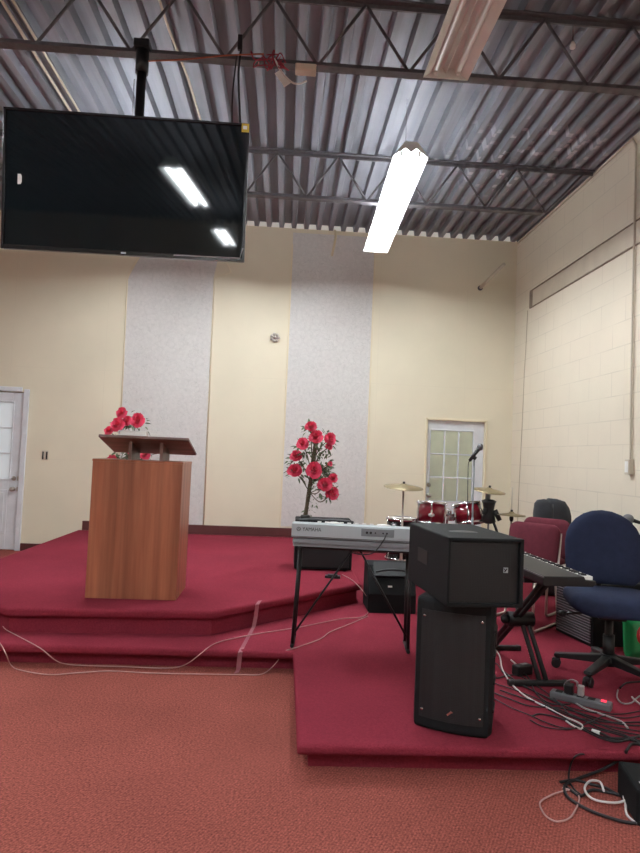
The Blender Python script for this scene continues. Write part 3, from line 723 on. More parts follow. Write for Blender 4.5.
b = MB(); b.box((.145, -D2/2+.012, H2/2), (.04, .01, H2-.036), bev=.002); obj('side_strip', b, M['black_plastic'], su)
b = MB(); b.box((.098, -D2/2-.0045, .168), (.022, .004, .024), bev=.001); bd = obj('badge', b, M['silver_body'], su)
b = MB(); b.box((.097, -D2/2-.007, .168), (.005, .002, .02), (0, R(38), 0)); b.box((.092, -D2/2-.007, .171), (.004, .002, .014), (0, R(-38), 0)); obj('emblem', b, M['dark_slot'], bd)
b = MB(); b.lathe([(.0, .002), (.045, .002), (.055, .0), (.055, -.004), (0, -.004)], 24, (0, 0, 0), (0, 0, 0)); o = obj('pole_socket', b, M['black_plastic'], su, (-.02, -.08, H2)); o.scale = (1.3, 1, 1)
b = MB(); b.box((-W2/2-.001, .05, .17), (.006, .16, .07), bev=.003); obj('handle', b, M['dark_slot'], su)

# ------------------------------------------------------------------ drums
def drum(name, r, h, shell, parent, loc, rot, lugs, hoopw=.016):
    b = MB(); b.lathe([(r, 0), (r, h)], 40); sh = obj(name, b, shell, parent, loc, rot)
    for z in (0, h):
        b = MB(); b.lathe([(r+.002, z-hoopw), (r+.011, z-hoopw), (r+.011, z+hoopw*.6), (r-.004, z+hoopw*.9), (r+.002, z-hoopw)], 40, caps=False); obj('hoop', b, M['chrome'], sh)
    b = MB(); b.lathe([(r-.003, h+.001), (r-.003, h+.006), (0, h+.008)], 40); obj('drum_head', b, M['drum_head'], sh)
    for k in range(lugs):
        a = 2*PI*k/lugs+.3; c, s_ = math.cos(a), math.sin(a); b = MB()
        b.box(((r+.012)*c, (r+.012)*s_, h*.5), (.022, .02, min(.06, h*.4)), (0, 0, a), bev=.004)
        b.cyl(((r+.013)*c, (r+.013)*s_, -.012), ((r+.013)*c, (r+.013)*s_, h+.016), .0035, n=8); obj('lug', b, M['chrome'], sh)
    return sh
dk = thing('drum_kit', 'maroon drum set with two chrome-rimmed toms on its bass drum', 'drums', (1.74, 6.75, PZ))
bd_ = drum('bass_drum', .255, .36, M['maroon_shell'], dk, (0, -.2, .3), (R(90), 0, 0), 8, .02); bd_.location = (0, .2, .29)
for s in (-1, 1):
    b = MB(); b.cyl((s*.2, -.1, .3), (s*.32, -.16, .012), .009, n=10); obj('spur', b, M['chrome'], dk)
drum('tom', .145, .205, M['maroon_shell'], dk, (-.215, -.25, .635), (R(-5), R(3), 0), 6)
drum('tom', .14, .19, M['maroon_shell'], dk, (.185, -.25, .65), (R(-13), R(-8), 0), 6)
b = MB(); b.ball((-.215-.03, -.25-.147, .73), .02, (1.6, .3, .9), 12); obj('badge', b, M['white_plastic'], dk)
b = MB(); b.cyl((0, -.05, .52), (0, -.1, .78), .014); b.cyl((-.08, -.2, .72), (.06, -.2, .72), .012); b.box((0, -.12, .73), (.05, .09, .07), bev=.012); b.box((.01, -.2, .69), (.07, .04, .06), bev=.012); obj('tom_holder', b, M['chrome'], dk)
ft = thing('floor_tom', 'dark floor tom with chrome rim behind the silver keyboard', 'drum', (1.235, 6.55, PZ))
drum('shell', .15, .40, noisy('dark_wine_lacquer', srgb(42, 32, 34), .25, bstr=0), ft, (0, 0, .265), None, 6)
for k in range(3):
    a = 2*PI*k/3-.5; c, s_ = math.cos(a), math.sin(a)
    b = MB(); b.cyl((.168*c, .168*s_, .012), (.168*c, .168*s_, .5), .006, n=8); b.cyl((.168*c, .168*s_, 0), (.168*c, .168*s_, .03), .011, n=10); obj('leg', b, M['chrome'], ft)
def cymbal(name, r, parent, z, rot=(0, 0, 0)):
    b = MB(); b.lathe([(.006, .026), (.02, .026), (r*.22, .012), (r*.6, .003), (r, -.012), (r, -.0135), (r*.6, .0015), (r*.22, .0105), (.02, .0245), (.006, .0245)], 48); o = obj(name, b, M['brass'], parent, (0, 0, z), rot)
    b = MB(); b.cyl((0, 0, .02), (0, 0, .045), .012, n=12); obj('wing_nut', b, M['dark_slot'], o); return o
def tripod(t, h, m, n0=.3, w=1.0):
    for k in range(3):
        a = 2*PI*k/3+n0; b = MB(); b.tube([(.012*math.cos(a), .012*math.sin(a), .3), (.22*w*math.cos(a), .22*w*math.sin(a), .03), (.24*w*math.cos(a), .24*w*math.sin(a), .012)], .008, smooth=False); obj('leg', b, m, t)
    b = MB(); b.cyl((0, 0, .1), (0, 0, h), .010, n=12); b.cyl((0, 0, .1), (0, 0, h*.55), .013, n=12); obj('pole', b, m, t)
c1 = thing('cymbal_stand', 'large cymbal on a thin pale stand beside the dark floor tom', 'cymbal', (1.185, 6.25, PZ))
tripod(c1, 1.0, M['pale_metal'], .9); cymbal('cymbal', .197, c1, 1.01, (R(7), R(1), 0))
c2 = thing('cymbal_stand', 'dark cymbal over a bulky black clamp, beside the microphone stand', 'cymbal', (2.09, 6.4, PZ), 0)
tripod(c2, 1.0, M['steel'], PI/2, .38); cymbal('cymbal', .165, c2, 1.0, (R(9), R(4), 0))
b = MB(); b.cyl((-.012, 0, .905), (-.012, 0, .985), .026, n=18); obj('sleeve', b, M['silver_dark'], c2)
b = MB(); b.lathe([(.03, .66), (.075, .68), (.06, .74), (.05, .80), (.062, .86), (.075, .89), (.04, .905), (0, .905)], 18); obj('clamp', b, M['black_plastic'], c2)
b = MB(); b.cyl((.05, -.03, .80), (.1, -.05, .70), .028, .022, n=14); b.box((-.06, -.05, .79), (.03, .05, .06), (0, .3, 0), bev=.008); b.tube([(.03, -.04, .7), (.07, -.05, .6), (.1, -.04, .5)], .014); obj('knob', b, M['black_plastic'], c2)
c3 = thing('hi_hat', 'small hi-hat with a tall rod by the block wall, behind the maroon chairs', 'cymbal', (2.29, 6.3, PZ))
tripod(c3, .76, M['nickel'], -PI/2, .6); cymbal('cymbal', .138, c3, .772, (0, R(1), 0))
b = MB(); b.lathe([(.006, .752), (.05, .758), (.138, .765), (.138, .7665), (.05, .761), (.006, .755)], 40); obj('bottom_cymbal', b, M['brass'], c3)
b = MB(); b.cyl((0, 0, .78), (0, 0, 1.04), .004, n=8); obj('rod', b, M['nickel'], c3)
b = MB(); b.lathe([(.012, .70), (.02, .72), (.02, .745), (.01, .75), (0, .75)], 14); obj('seat_cup', b, M['dark_slot'], c3)
ms = thing('microphone_stand', 'microphone on a slim straight stand before the glazed door behind the drums', 'microphone', (1.805, 6.0, PZ))
b = MB(); b.lathe([(.13, 0), (.13, .015), (.03, .03), (0, .03)], 28); obj('base', b, M['black_plastic'], ms)
b = MB(); b.cyl((0, 0, .02), (0, 0, 1.31), .008, n=12); b.cyl((0, 0, .02), (0, 0, .75), .011, n=12); obj('pole', b, M['silver_dark'], ms)
mic = MB(); mic.cyl((-.045, 0, 1.285), (.035, -.01, 1.40), .014, .02, n=16); mo = obj('microphone', mic, M['black_plastic'], ms)
b = MB(); b.ball((.05, -.012, 1.42), .03, (1, 1, 1.15), 16); obj('grille_ball', b, M['strip_grey'], mo)
b = MB(); b.box((-.005, 0, 1.32), (.05, .035, .035), (0, R(35), 0), bev=.006); obj('clip', b, M['black_plastic'], ms)
b = MB(); b.tube([(-.045, 0, 1.285), (-.055, 0, 1.25), (-.055, .0, 1.1), (-.05, -.01, .8), (-.03, -.02, .3), (.05, -.15, .02)], .004, n=6); obj('cord', b, M['cable_black'], ms)

# ------------------------------------------------------------------ gig bag
gb = thing('gig_bag', 'dark slate instrument bag leaning upright at the block wall behind the maroon chairs', 'bag', (2.69, 6.22, PZ))
outl = [(-.17, 0), (.17, 0), (.185, .06), (.185, .78), (.165, .86), (.12, .925), (.05, .945), (-.035, .95), (-.05, .925), (-.075, .94), (-.14, .93), (-.165, .9), (-.18, .8), (-.185, .06)]
b = MB(); b.cushion(outl, .13, Matrix.Translation((0, 0, .0)) @ Matrix.Rotation(R(86), 4, 'X'), .02, .12); obj('shell', b, M['bag_fabric'], gb)
b = MB(); b.tube([(-.06, -.1, .9), (-.07, -.12, .6), (-.075, -.1, .3)], .006, n=6); obj('zip', b, M['cable_black'], gb)
b = MB(); b.cushion(rrect(.2, .3, .04, 4), .03, Matrix.Translation((.02, -.07, .38)) @ Matrix.Rotation(R(88), 4, 'X'), .008, .1); obj('pocket', b, M['bag_fabric'], gb)

# ------------------------------------------------------------------ maroon stacking chairs
def stack_chair(loc, rz, label):
    t = thing('stacking_chair', label, 'chair', loc, rz)
    b = MB(); b.cushion(rrect(.45, .43, .06), .06, Matrix.Translation((0, -.02, .43)), .012, .09); obj('seat', b, M['maroon_fabric'], t)
    b = MB(); b.cushion(rrect(.44, .36, .07), .05, Matrix.Translation((0, .235, .61)) @ Matrix.Rotation(R(80), 4, 'X'), .012, .1, bend=lambda v: (v.x, v.y, v.z-.25*v.x*v.x)); obj('backrest', b, M['maroon_fabric'], t)
    for s in (-1, 1):
        b = MB(); b.tube([(s*.215, .285, .72), (s*.225, .22, .46), (s*.225, .19, .40), (s*.225, -.19, .395), (s*.225, -.215, .36), (s*.225, -.23, .03), (s*.225, -.20, .012), (s*.225, .22, .012), (s*.225, .24, .04), (s*.225, .17, .39)], .011, smooth=False); obj('leg_frame', b, M['pale_metal'], t)
    for y, z in ((-.18, .395), (.17, .395)):
        b = MB(); b.cyl((-.225, y, z), (.225, y, z), .009, n=10); obj('crossbar', b, M['pale_metal'], t)
    return t
stack_chair((1.93, 5.10, PZ), -46, 'maroon padded chair with pale frame just behind the black keyboard')
stack_chair((2.25, 5.62, PZ), -46, 'maroon padded chair farther back, before the dark instrument bag')

# ------------------------------------------------------------------ slatted cabinets by the office chair
def cabinet(loc, d, label, rz=0):
    t = thing('slatted_cabinet', label, 'amplifier', loc, rz)
    b = MB(); b.box((0, 0, d[2]/2), d, bev=.01); obj('case', b, M['black_box'], t)
    b = MB(); b.box((-d[0]/2-.004, 0, d[2]/2), (.01, d[1]-.04, d[2]-.05), bev=.003); obj('side_grille', b, M['louver'], t)
    return t
cabinet((2.39, 4.72, PZ), (.40, .46, .44), 'dark cabinet with slatted side grille on the platform behind the office chair', 9)
t = cabinet((2.83, 4.75, PZ), (.30, .5, .75), 'tall dark slatted cabinet close to the block wall, behind the navy chair', 30)
# ------------------------------------------------------------------ office chair
oc = thing('office_chair', 'navy blue office swivel chair on casters beside the black keyboard', 'chair', (2.04, 3.88, PZ), -15)
pts = [(-.225, -.17), (-.235, 0)]
for k in range(0, 13): a = PI-PI*k/12; pts.append((.235*math.cos(a), .05+.215*math.sin(a)))
pts += [(.235, 0), (.225, -.17), (.19, -.21), (-.19, -.21)]
b = MB(); b.cushion(pts, .075, Matrix.Translation((0, .23, .73)) @ Matrix.Rotation(R(84), 4, 'X'), .018, .14, bend=lambda v: (v.x, v.y, v.z+.55*v.x*v.x)); obj('backrest', b, M['blue_fabric'], oc)
b = MB(); b.cushion(rrect(.52, .48, .12, 7), .085, Matrix.Translation((0, -.04, .465)), .014, .12, bend=lambda v: (v.x, v.y, v.z-(.9*max(0, -v.y-.14)**2*4))); obj('seat', b, M['blue_fabric'], oc)
b = MB(); b.box((0, 0, .405), (.3, .3, .04), bev=.01); b.box((0, 0, .38), (.16, .2, .05), bev=.01); obj('seat_pan', b, M['black_plastic'], oc)
b = MB(); b.tube([(0, .1, .39), (0, .24, .39), (0, .3, .44), (0, .295, .66)], .018); obj('back_bracket', b, M['black_plastic'], oc)
b = MB(); b.cyl((-.1, -.06, .39), (-.285, -.1, .375), .008, n=10); b.ball((-.29, -.1, .375), .02, (1.3, 1, 1), 10); obj('lever', b, M['black_plastic'], oc)
b = MB(); b.cyl((0, 0, .09), (0, 0, .39), .024, n=16); b.cyl((0, 0, .09), (0, 0, .25), .034, n=16); obj('gas_column', b, M['black_plastic'], oc)
hub = MB(); hub.cyl((0, 0, .07), (0, 0, .135), .055, .045, n=20); base = obj('hub', hub, M['black_plastic'], oc)
for k in range(5):
    a = R(21+72*k); c, s_ = math.cos(a), math.sin(a)
    b = MB(); b.prism([(.03, .075), (.30, .066), (.315, .075), (.31, .09), (.03, .128)], -.024, .024, .006, mx=Matrix.Rotation(a, 4, 'Z') @ Matrix.Rotation(PI/2, 4, 'X')); obj('base_arm', b, M['black_plastic'], oc)
    b = MB()
    for q in (-1, 1): b.cyl((.3*c-q*.008*s_, .3*s_+q*.008*c, .027), (.3*c-q*.024*s_, .3*s_+q*.024*c, .027), .027, n=18)
    b.box((.3*c, .3*s_, .045), (.05, .036, .03), (0, 0, a), bev=.008); b.cyl((.3*c, .3*s_, .05), (.3*c, .3*s_, .08), .008, n=8); obj('caster', b, M['cable_black'], oc)

# ------------------------------------------------------------------ black keyboard on its X stand
k2_ = thing('keyboard', 'black electric keyboard seen from its side on an X-shaped stand by the office chair', 'keyboard', (1.495, 3.78, .775), 2.6)
L2 = .97
mx2 = Matrix.Rotation(PI/2, 4, 'X')       # XZ profile swept along Y
b = MB(); b.prism([(-.145, .012), (-.14, .0), (.13, 0), (.145, .012), (.145, .030), (.09, .034), (.08, .052), (-.135, .05), (-.145, .04)], -L2/2, L2/2, .004, 2, mx=mx2); obj('case', b, M['black_plastic'], k2_)
wk = MB().box((0, 0, 0), (.055, .0243, .02), bev=.002).mesh('white_key'); bk_ = MB().box((0, 0, 0), (.03, .012, .01), bev=.002).mesh('black_key')
for k in range(36): obj('white_key', wk, M['key_white'], k2_, (.116, -L2/2+.03+(k+.5)*(L2-.06)/36, .040))
for k in range(36):
    if k % 7 not in (2, 6): obj('black_key', bk_, M['cable_black'], k2_, (.104, -L2/2+.03+(k+1)*(L2-.06)/36, .054))
b = MB(); b.box((.0, L2/2-.002, .035), (.27, .012, .04), bev=.003); b.box((-.142, 0, .045), (.006, L2, .008)); obj('edge_trim', b, M['strip_grey'], k2_)
b = MB(); b.box((-.09, .06, .0555), (.05, .12, .004), (0, R(2), 0)); obj('display', b, M['screen'], k2_)
xs = thing('keyboard_stand', 'black X-shaped double-braced stand holding the black keyboard', 'stand', (1.51, 4.0, PZ), 2.6)
for x, a, c in ((-.03, (.36, .015), (-.42, .60)), (.03, (-.32, .015), (.28, .62))):
    for dx in (-.02, .02):
        b = MB(); p0 = Vector((x+dx, a[0], a[1])); p1 = Vector((x+dx, c[0], c[1])); d = p1-p0
        b.box((p0+p1)/2, (.022, .03, d.length), d.to_track_quat('Z', 'X').to_euler(), bev=.004) if 0 else b.cyl(p0, p1, .014, n=12)
        obj('arm', b, M['black_plastic'], xs)
b = MB(); b.cyl((-.08, -.04, .31), (.08, -.04, .31), .045, n=20); b.ball((-.095, -.04, .31), .03, n=12); obj('pivot_clutch', b, M['black_plastic'], xs)
for y in (.36, -.32):
    b = MB(); b.box((.0, y, .016), (.34, .036, .032), bev=.008); fb_ = obj('foot_bar', b, M['black_plastic'], xs)
    for s in (-1, 1):
        b = MB(); b.box((s*.165, y, .017), (.035, .042, .034), bev=.008); obj('rubber_cap', b, M['cable_black'], fb_)
for y in (-.42, .28):
    b = MB(); b.cyl((-.15, y, .62), (.15, y, .62), .014, n=12); obj('top_arm', b, M['black_plastic'], xs)
b = MB()
for k in range(6): b.box((.002, -.105-.019*k+.0, .205-.020*k*1.0+.02), (.004, .007, .012), (R(43), 0, 0))
obj('printed_marks', b, M['white_plastic'], xs, label='worn white printing on the arm')

# ------------------------------------------------------------------ small things at the right
bag = thing('snack_bag', 'green and red foil snack bag on the platform beside the office chair', 'bag', (2.44, 4.25, PZ), 14)
ow = [(-.09, 0), (.09, 0), (.1, .03), (.093, .24), (.1, .27), (-.1, .27), (-.093, .24), (-.1, .03)]
b = MB(); b.cushion(ow, .05, Matrix.Rotation(R(84), 4, 'X'), .02, .2); wr = obj('wrapper', b, M['green_wrap'], bag)
b = MB(); b.cushion([(.055*math.cos(k*PI/6), .065*math.sin(k*PI/6)+.16) for k in range(12)], .01, Matrix.Translation((.01, -.047, -.0)) @ Matrix.Rotation(R(84), 4, 'X'), .002, .2); obj('printed_patch', b, M['red_wrap'], wr)
b = MB(); b.cushion([(.03*math.cos(k*PI/6), .02*math.sin(k*PI/6)+.06) for k in range(12)], .01, Matrix.Translation((.03, -.047, 0)) @ Matrix.Rotation(R(84), 4, 'X'), .002, .2); obj('printed_patch', b, M['yellow'], wr)
st = thing('power_strip', 'grey power strip with red switch on the low platform', 'power strip', (1.65, 3.42, PZ), -37)
b = MB(); b.box((0, 0, .02), (.31, .065, .04), bev=.008); obj('casing', b, M['strip_grey'], st)
b = MB(); b.box((.115, 0, .042), (.026, .018, .008), bev=.002); obj('switch', b, M['red_lamp'], st, label='glowing red rocker switch')
for k in range(4):
    b = MB(); b.box((-.11+k*.055, 0, .041), (.036, .04, .003), bev=.001)
    for s in (-1, 1): b.box((-.11+k*.055+s*.007, 0, .043), (.003, .012, .002))
    obj('socket', b, M['dark_slot'], st)
b = MB(); b.box((-.0, -.0, .07), (.032, .036, .055), bev=.006); obj('plug', b, M['cable_grey'], st, label='pale grey plug')
b = MB(); b.box((-.06, .0, .068), (.045, .05, .05), bev=.006); obj('plug', b, M['cable_black'], st, label='black plug')
ad = thing('power_adapter', 'black power adapter brick lying on the carpet by the X-shaped stand', 'power adapter', (1.50, 3.87, PZ), 25)
b = MB(); b.box((0, 0, .03), (.12, .06, .06), bev=.008); obj('brick', b, M['black_plastic'], ad)
b = MB(); b.box((0.01, -.001, .0612), (.05, .03, .002)); obj('label', b, M['strip_grey'], ad)
fx = thing('stage_box', 'black box on the carpet before the low platform, under white cords', 'equipment box', (1.62, 2.60, 0), -12)
b = MB(); b.box((0, 0, .07), (.3, .26, .14), bev=.012); obj('case', b, M['black_box'], fx)
b = MB(); b.box((-.0, -.132, .07), (.22, .006, .09), bev=.002); obj('panel', b, M['black_plastic'], fx)
hm = thing('microphone_stand', 'dark microphone on a stand between the navy chair and the block wall', 'microphone', (2.975, 5.32, PZ+.0)); 
b = MB(); b.lathe([(.1, 0), (.1, .012), (.02, .025), (0, .025)], 24); obj('base', b, M['black_plastic'], hm)
b = MB(); b.cyl((0, 0, .02), (0, 0, .84), .008, n=10); obj('pole', b, M['black_plastic'], hm)
b = MB(); b.cyl((.10, -.01, .81), (-.0, 0, .84), .012, .018, n=14); m_ = obj('microphone', b, M['black_plastic'], hm)
b = MB(); b.ball((-.03, 0, .848), .04, (1.2, 1, 1), 14); obj('grille_ball', b, M['strip_grey'], m_)

# ------------------------------------------------------------------ cables
def cable(name, pts, r, m, label, group=None, cat='cable', extra=None):
    b = MB(); b.tube(pts, r, n=8, samples=5); o = tag(obj(name, b, M[m]), label, cat, group)
    if extra:
        e = MB(); e.cyl(extra[0], extra[1], extra[2], n=12); obj('plug', e, M[extra[3]], o)
    return o
cable('white_cable', [(1.515, 4.569, 0.137), (1.477, 4.222, 0.137), (1.406, 3.959, 0.137), (1.368, 3.728, 0.137), (1.368, 3.554, 0.137), (1.391, 3.439, 0.137), (1.434, 3.332, 0.137), (1.469, 3.231, 0.137), (1.504, 3.172, 0.137), (1.517, 3.125, 0.137), (1.49, 3.078, 0.137), (1.466, 3.123, 0.137), (1.457, 3.17, 0.137)], 0.0045, 'cable_white', 'white cord curving from the loudspeaker pair across the low platform', None)
cable('plug_cable', [(1.612, 3.386, 0.235), (1.606, 3.374, 0.26), (1.6, 3.433, 0.25), (1.605, 3.515, 0.2), (1.613, 3.518, 0.15), (1.616, 3.438, 0.137), (1.632, 3.343, 0.137), (1.676, 3.28, 0.137), (1.718, 3.219, 0.137), (1.744, 3.171, 0.137), (1.736, 3.101, 0.137)], 0.005, 'cable_grey', 'pale grey cord arching from the power strip plug', None)
cable('black_cable', [(1.54, 3.058, 0.137), (1.573, 3.026, 0.137), (1.595, 2.984, 0.137), (1.668, 2.976, 0.137), (1.716, 2.926, 0.137)], 0.006, 'cable_black', 'black lead with a white plug end lying before the power strip', None, extra=((1.537, 3.063, 0.137), (1.563, 3.037, 0.137), 0.009, 'white_plastic'))
cable('black_cable', [(1.239, 3.753, 0.137), (1.278, 3.673, 0.137), (1.35, 3.584, 0.137), (1.436, 3.442, 0.137), (1.476, 3.282, 0.137), (1.576, 3.163, 0.137), (1.695, 3.099, 0.137), (1.797, 3.058, 0.137)], 0.0032, 'cable_black', 'thin black cable in the tangle spread over the low platform', 'black cables tangled on the low platform')
cable('black_cable', [(1.187, 3.589, 0.137), (1.225, 3.516, 0.137), (1.273, 3.447, 0.137), (1.347, 3.354, 0.137), (1.5, 3.336, 0.137), (1.613, 3.239, 0.137), (1.721, 3.146, 0.137), (1.838, 3.128, 0.137)], 0.004, 'cable_black', 'thin black cable in the tangle spread over the low platform', 'black cables tangled on the low platform')
cable('black_cable', [(1.158, 3.498, 0.137), (1.195, 3.428, 0.137), (1.239, 3.322, 0.137), (1.306, 3.223, 0.137), (1.343, 3.153, 0.137), (1.415, 3.086, 0.137), (1.541, 3.092, 0.137), (1.624, 3.039, 0.137), (1.733, 2.948, 0.137)], 0.0032, 'cable_black', 'thin black cable in the tangle spread over the low platform', 'black cables tangled on the low platform')
cable('black_cable', [(1.306, 3.223, 0.137), (1.358, 3.251, 0.137), (1.427, 3.217, 0.137), (1.487, 3.136, 0.137), (1.547, 3.004, 0.137), (1.617, 2.953, 0.137), (1.746, 3.012, 0.137)], 0.0045, 'cable_black', 'thin black cable in the tangle spread over the low platform', 'black cables tangled on the low platform')
cable('black_cable', [(1.273, 3.858, 0.137), (1.312, 3.774, 0.137), (1.392, 3.814, 0.137), (1.416, 3.682, 0.137), (1.472, 3.531, 0.137), (1.525, 3.419, 0.137), (1.572, 3.262, 0.137), (1.655, 3.167, 0.137), (1.866, 3.177, 0.137)], 0.004, 'cable_black', 'thin black cable in the tangle spread over the low platform', 'black cables tangled on the low platform')
cable('black_cable', [(1.263, 3.578, 0.137), (1.34, 3.479, 0.137), (1.435, 3.373, 0.137), (1.533, 3.235, 0.137), (1.592, 3.094, 0.137), (1.677, 3.02, 0.137), (1.703, 2.896, 0.137)], 0.004, 'cable_black', 'thin black cable in the tangle spread over the low platform', 'black cables tangled on the low platform')
cable('black_cable', [(1.276, 3.173, 0.137), (1.319, 3.093, 0.137), (1.435, 3.076, 0.137), (1.576, 3.163, 0.137), (1.694, 3.242, 0.137), (1.788, 3.222, 0.137), (1.918, 3.266, 0.137)], 0.0032, 'cable_black', 'thin black cable in the tangle spread over the low platform', 'black cables tangled on the low platform')
cable('black_cable', [(1.428, 3.319, 0.137), (1.469, 3.207, 0.137), (1.491, 3.09, 0.137), (1.536, 2.982, 0.137), (1.601, 2.942, 0.137), (1.7, 2.999, 0.137), (1.758, 2.991, 0.137)], 0.0032, 'cable_black', 'thin black cable in the tangle spread over the low platform', 'black cables tangled on the low platform')
cable('black_cable', [(1.399, 3.885, 0.137), (1.41, 3.747, 0.137), (1.45, 3.59, 0.137), (1.493, 3.473, 0.137), (1.539, 3.365, 0.137), (1.639, 3.291, 0.137), (1.789, 3.272, 0.137), (1.957, 3.333, 0.137)], 0.0032, 'cable_black', 'thin black cable in the tangle spread over the low platform', 'black cables tangled on the low platform')
cable('black_cable', [(1.36, 4.13, 0.137), (1.4, 4.034, 0.137), (1.386, 3.848, 0.137), (1.467, 3.819, 0.137), (1.51, 3.624, 0.137), (1.526, 3.447, 0.137), (1.517, 3.234, 0.137), (1.588, 3.188, 0.137), (1.657, 3.074, 0.137), (1.771, 3.013, 0.137)], 0.0032, 'cable_black', 'thin black cable in the tangle spread over the low platform', 'black cables tangled on the low platform')
cable('adapter_cable', [(1.497, 3.835, 0.15), (1.503, 3.753, 0.137), (1.462, 3.59, 0.137), (1.453, 3.471, 0.137), (1.479, 3.389, 0.137), (1.58, 3.394, 0.137)], 0.004, 'cable_black', 'thin cord trailing from the black adapter brick to the power strip', None)
cable('pale_cable', [(1.522, 4.122, 0.137), (1.525, 4.024, 0.137), (1.522, 3.948, 0.137)], 0.005, 'cable_white', 'short pale cord just behind the black adapter brick', None)
cable('grey_cable', [(1.964, 3.621, 0.137), (1.9, 3.511, 0.137), (1.881, 3.424, 0.137), (1.933, 3.427, 0.137), (2.024, 3.518, 0.137), (2.092, 3.567, 0.137)], 0.004, 'cable_grey', 'thin grey loop of cord under the office chair', None)
cable('dark_cable', [(1.994, 3.654, 0.137), (2.077, 3.74, 0.137), (2.15, 3.762, 0.137), (2.218, 3.783, 0.137)], 0.005, 'cable_black', 'short black cord under the office chair base', None)
cable('white_cable', [(1.988, 3.516, 0.137), (1.978, 3.458, 0.137), (1.973, 3.361, 0.137)], 0.005, 'cable_white', 'short white cord end beyond the red switch of the power strip', None)
cable('white_cable', [(1.502, 2.528, 0.13), (1.548, 2.662, 0.05), (1.459, 2.648, 0.02), (1.391, 2.648, 0.019), (1.346, 2.678, 0.019), (1.355, 2.754, 0.019), (1.411, 2.819, 0.019), (1.449, 2.806, 0.022), (1.431, 2.736, 0.019)], 0.005, 'cable_white', 'thick white cord curled into a loop on the carpet by the black box', None)
cable('white_cable', [(1.511, 2.543, 0.15), (1.509, 2.669, 0.05), (1.487, 2.676, 0.03), (1.477, 2.646, 0.017), (1.447, 2.582, 0.007), (1.446, 2.54, 0.007), (1.451, 2.512, 0.007)], 0.005, 'cable_white', 'white cord dropping to the carpet in front of the black box', None)
cable('white_cable', [(1.506, 2.535, 0.15), (1.511, 2.674, 0.06), (1.507, 2.729, 0.04), (1.528, 2.752, 0.05), (1.506, 2.651, 0.1), (1.491, 2.552, 0.145)], 0.006, 'cable_white', 'short white cord curling over the black box top', None)
cable('tan_cable', [(1.296, 2.768, 0.007), (1.243, 2.746, 0.007), (1.188, 2.716, 0.007), (1.12, 2.659, 0.007), (1.104, 2.576, 0.007), (1.117, 2.533, 0.007), (1.144, 2.524, 0.007), (1.204, 2.556, 0.007), (1.29, 2.67, 0.007), (1.313, 2.727, 0.007), (1.295, 2.764, 0.007), (1.267, 2.78, 0.007)], 0.0038, 'cable_clear', 'tan cord in a wide open loop on the carpet below the platform', None)
cable('black_cable', [(1.715, 2.916, 0.137), (1.658, 2.924, 0.137), (1.602, 2.866, 0.135), (1.603, 2.909, 0.08), (1.5, 2.898, 0.03), (1.371, 2.86, 0.007), (1.29, 2.802, 0.007), (1.26, 2.714, 0.007), (1.284, 2.638, 0.007), (1.336, 2.573, 0.007), (1.411, 2.525, 0.007), (1.483, 2.513, 0.007)], 0.0065, 'cable_black', 'black cord dropping over the platform edge, then curving across the carpet', None)
cable('dark_cable', [(1.511, 2.93, 0.06), (1.474, 2.905, 0.08), (1.404, 2.875, 0.11), (1.362, 2.867, 0.1), (1.367, 2.922, 0.03), (1.33, 2.85, 0.007), (1.318, 2.765, 0.007), (1.33, 2.716, 0.007)], 0.004, 'cable_black', 'thin dark cord arched against the platform front edge', None)
cable('black_cable', [(1.288, 2.806, 0.007), (1.301, 2.756, 0.007), (1.321, 2.716, 0.007), (1.394, 2.767, 0.007), (1.467, 2.744, 0.007), (1.56, 2.682, 0.007)], 0.006, 'cable_black', 'black cord winding under the white loop on the carpet', None)
cable('black_cable', [(1.281, 2.831, 0.007), (1.358, 2.851, 0.007), (1.41, 2.818, 0.007), (1.466, 2.785, 0.007), (1.498, 2.728, 0.007), (1.578, 2.714, 0.007)], 0.006, 'cable_black', 'black cord lying behind the white loop on the carpet', None)
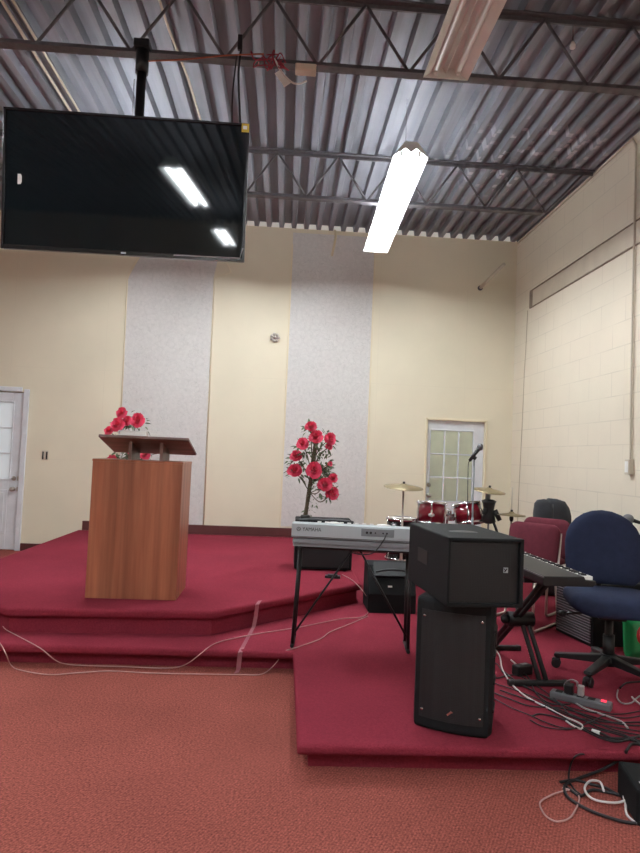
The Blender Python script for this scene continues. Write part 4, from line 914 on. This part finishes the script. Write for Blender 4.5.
cable('clear_cable', [(-2.146, 4.877, 0.2), (-1.941, 4.673, 0.17), (-1.845, 4.516, 0.145), (-1.694, 4.374, 0.135), (-1.462, 4.132, 0.135), (-1.37, 4.143, 0.06), (-1.33, 4.235, 0.007), (-1.205, 4.215, 0.007), (-0.984, 4.212, 0.007), (-0.73, 4.201, 0.007), (-0.621, 4.228, 0.007), (-0.538, 4.168, 0.06), (-0.447, 4.169, 0.137), (-0.415, 4.28, 0.137), (-0.359, 4.375, 0.137), (-0.246, 4.48, 0.137), (-0.1, 4.593, 0.137), (0.173, 4.778, 0.137), (0.493, 5.044, 0.137), (0.676, 5.126, 0.137), (0.762, 5.354, 0.14), (0.764, 5.453, 0.2), (0.705, 5.416, 0.29), (0.655, 5.751, 0.307), (0.587, 5.986, 0.31)], 0.0032, 'cable_clear', 'pale cord rising from the carpet over the step to the small black pedal', None)
cable('clear_cable', [(-1.972, 4.533, 0.137), (-1.738, 4.206, 0.137), (-1.645, 4.078, 0.11), (-1.655, 4.191, 0.007), (-1.565, 4.104, 0.007), (-1.371, 4.036, 0.007), (-1.222, 4.073, 0.007), (-1.024, 4.124, 0.007), (-0.773, 4.104, 0.007), (-0.464, 4.107, 0.007), (-0.215, 4.115, 0.007), (-0.078, 4.134, 0.007), (0.002, 4.231, 0.04), (0.056, 4.226, 0.12), (0.128, 4.261, 0.137), (0.305, 4.483, 0.137), (0.387, 4.666, 0.137), (0.575, 4.933, 0.137), (0.729, 5.163, 0.137)], 0.0032, 'cable_clear', 'pale cord lying along the carpet at the foot of the step', None)

# ------------------------------------------------------------------ world, camera, view
w = bpy.data.worlds.new('world'); S.world = w; w.use_nodes = True
w.node_tree.nodes['Background'].inputs[0].default_value = (.6, .75, 1, 1); w.node_tree.nodes['Background'].inputs[1].default_value = .05
cam = bpy.data.cameras.new('camera'); cam.sensor_fit = 'VERTICAL'; cam.sensor_height = 24; cam.lens = 24*640/853; cam.clip_start = .05
co = bpy.data.objects.new('camera', cam); COL.objects.link(co); S.camera = co
pitch, yaw, roll = R(2.65), R(3.1), .042
co.matrix_world = Matrix.Translation((0, 0, 1.4)) @ Matrix.Rotation(-yaw, 4, 'Z') @ Matrix.Rotation(PI/2+pitch, 4, 'X') @ Matrix.Rotation(roll, 4, 'Z')
S.view_settings.view_transform = 'Standard'; S.view_settings.look = 'None'; S.view_settings.gamma = 1
S.view_settings.use_curve_mapping = False
S.view_settings.exposure = EXPO
S.cycles.max_bounces = 8; S.cycles.diffuse_bounces = 5; S.cycles.sample_clamp_indirect = 8
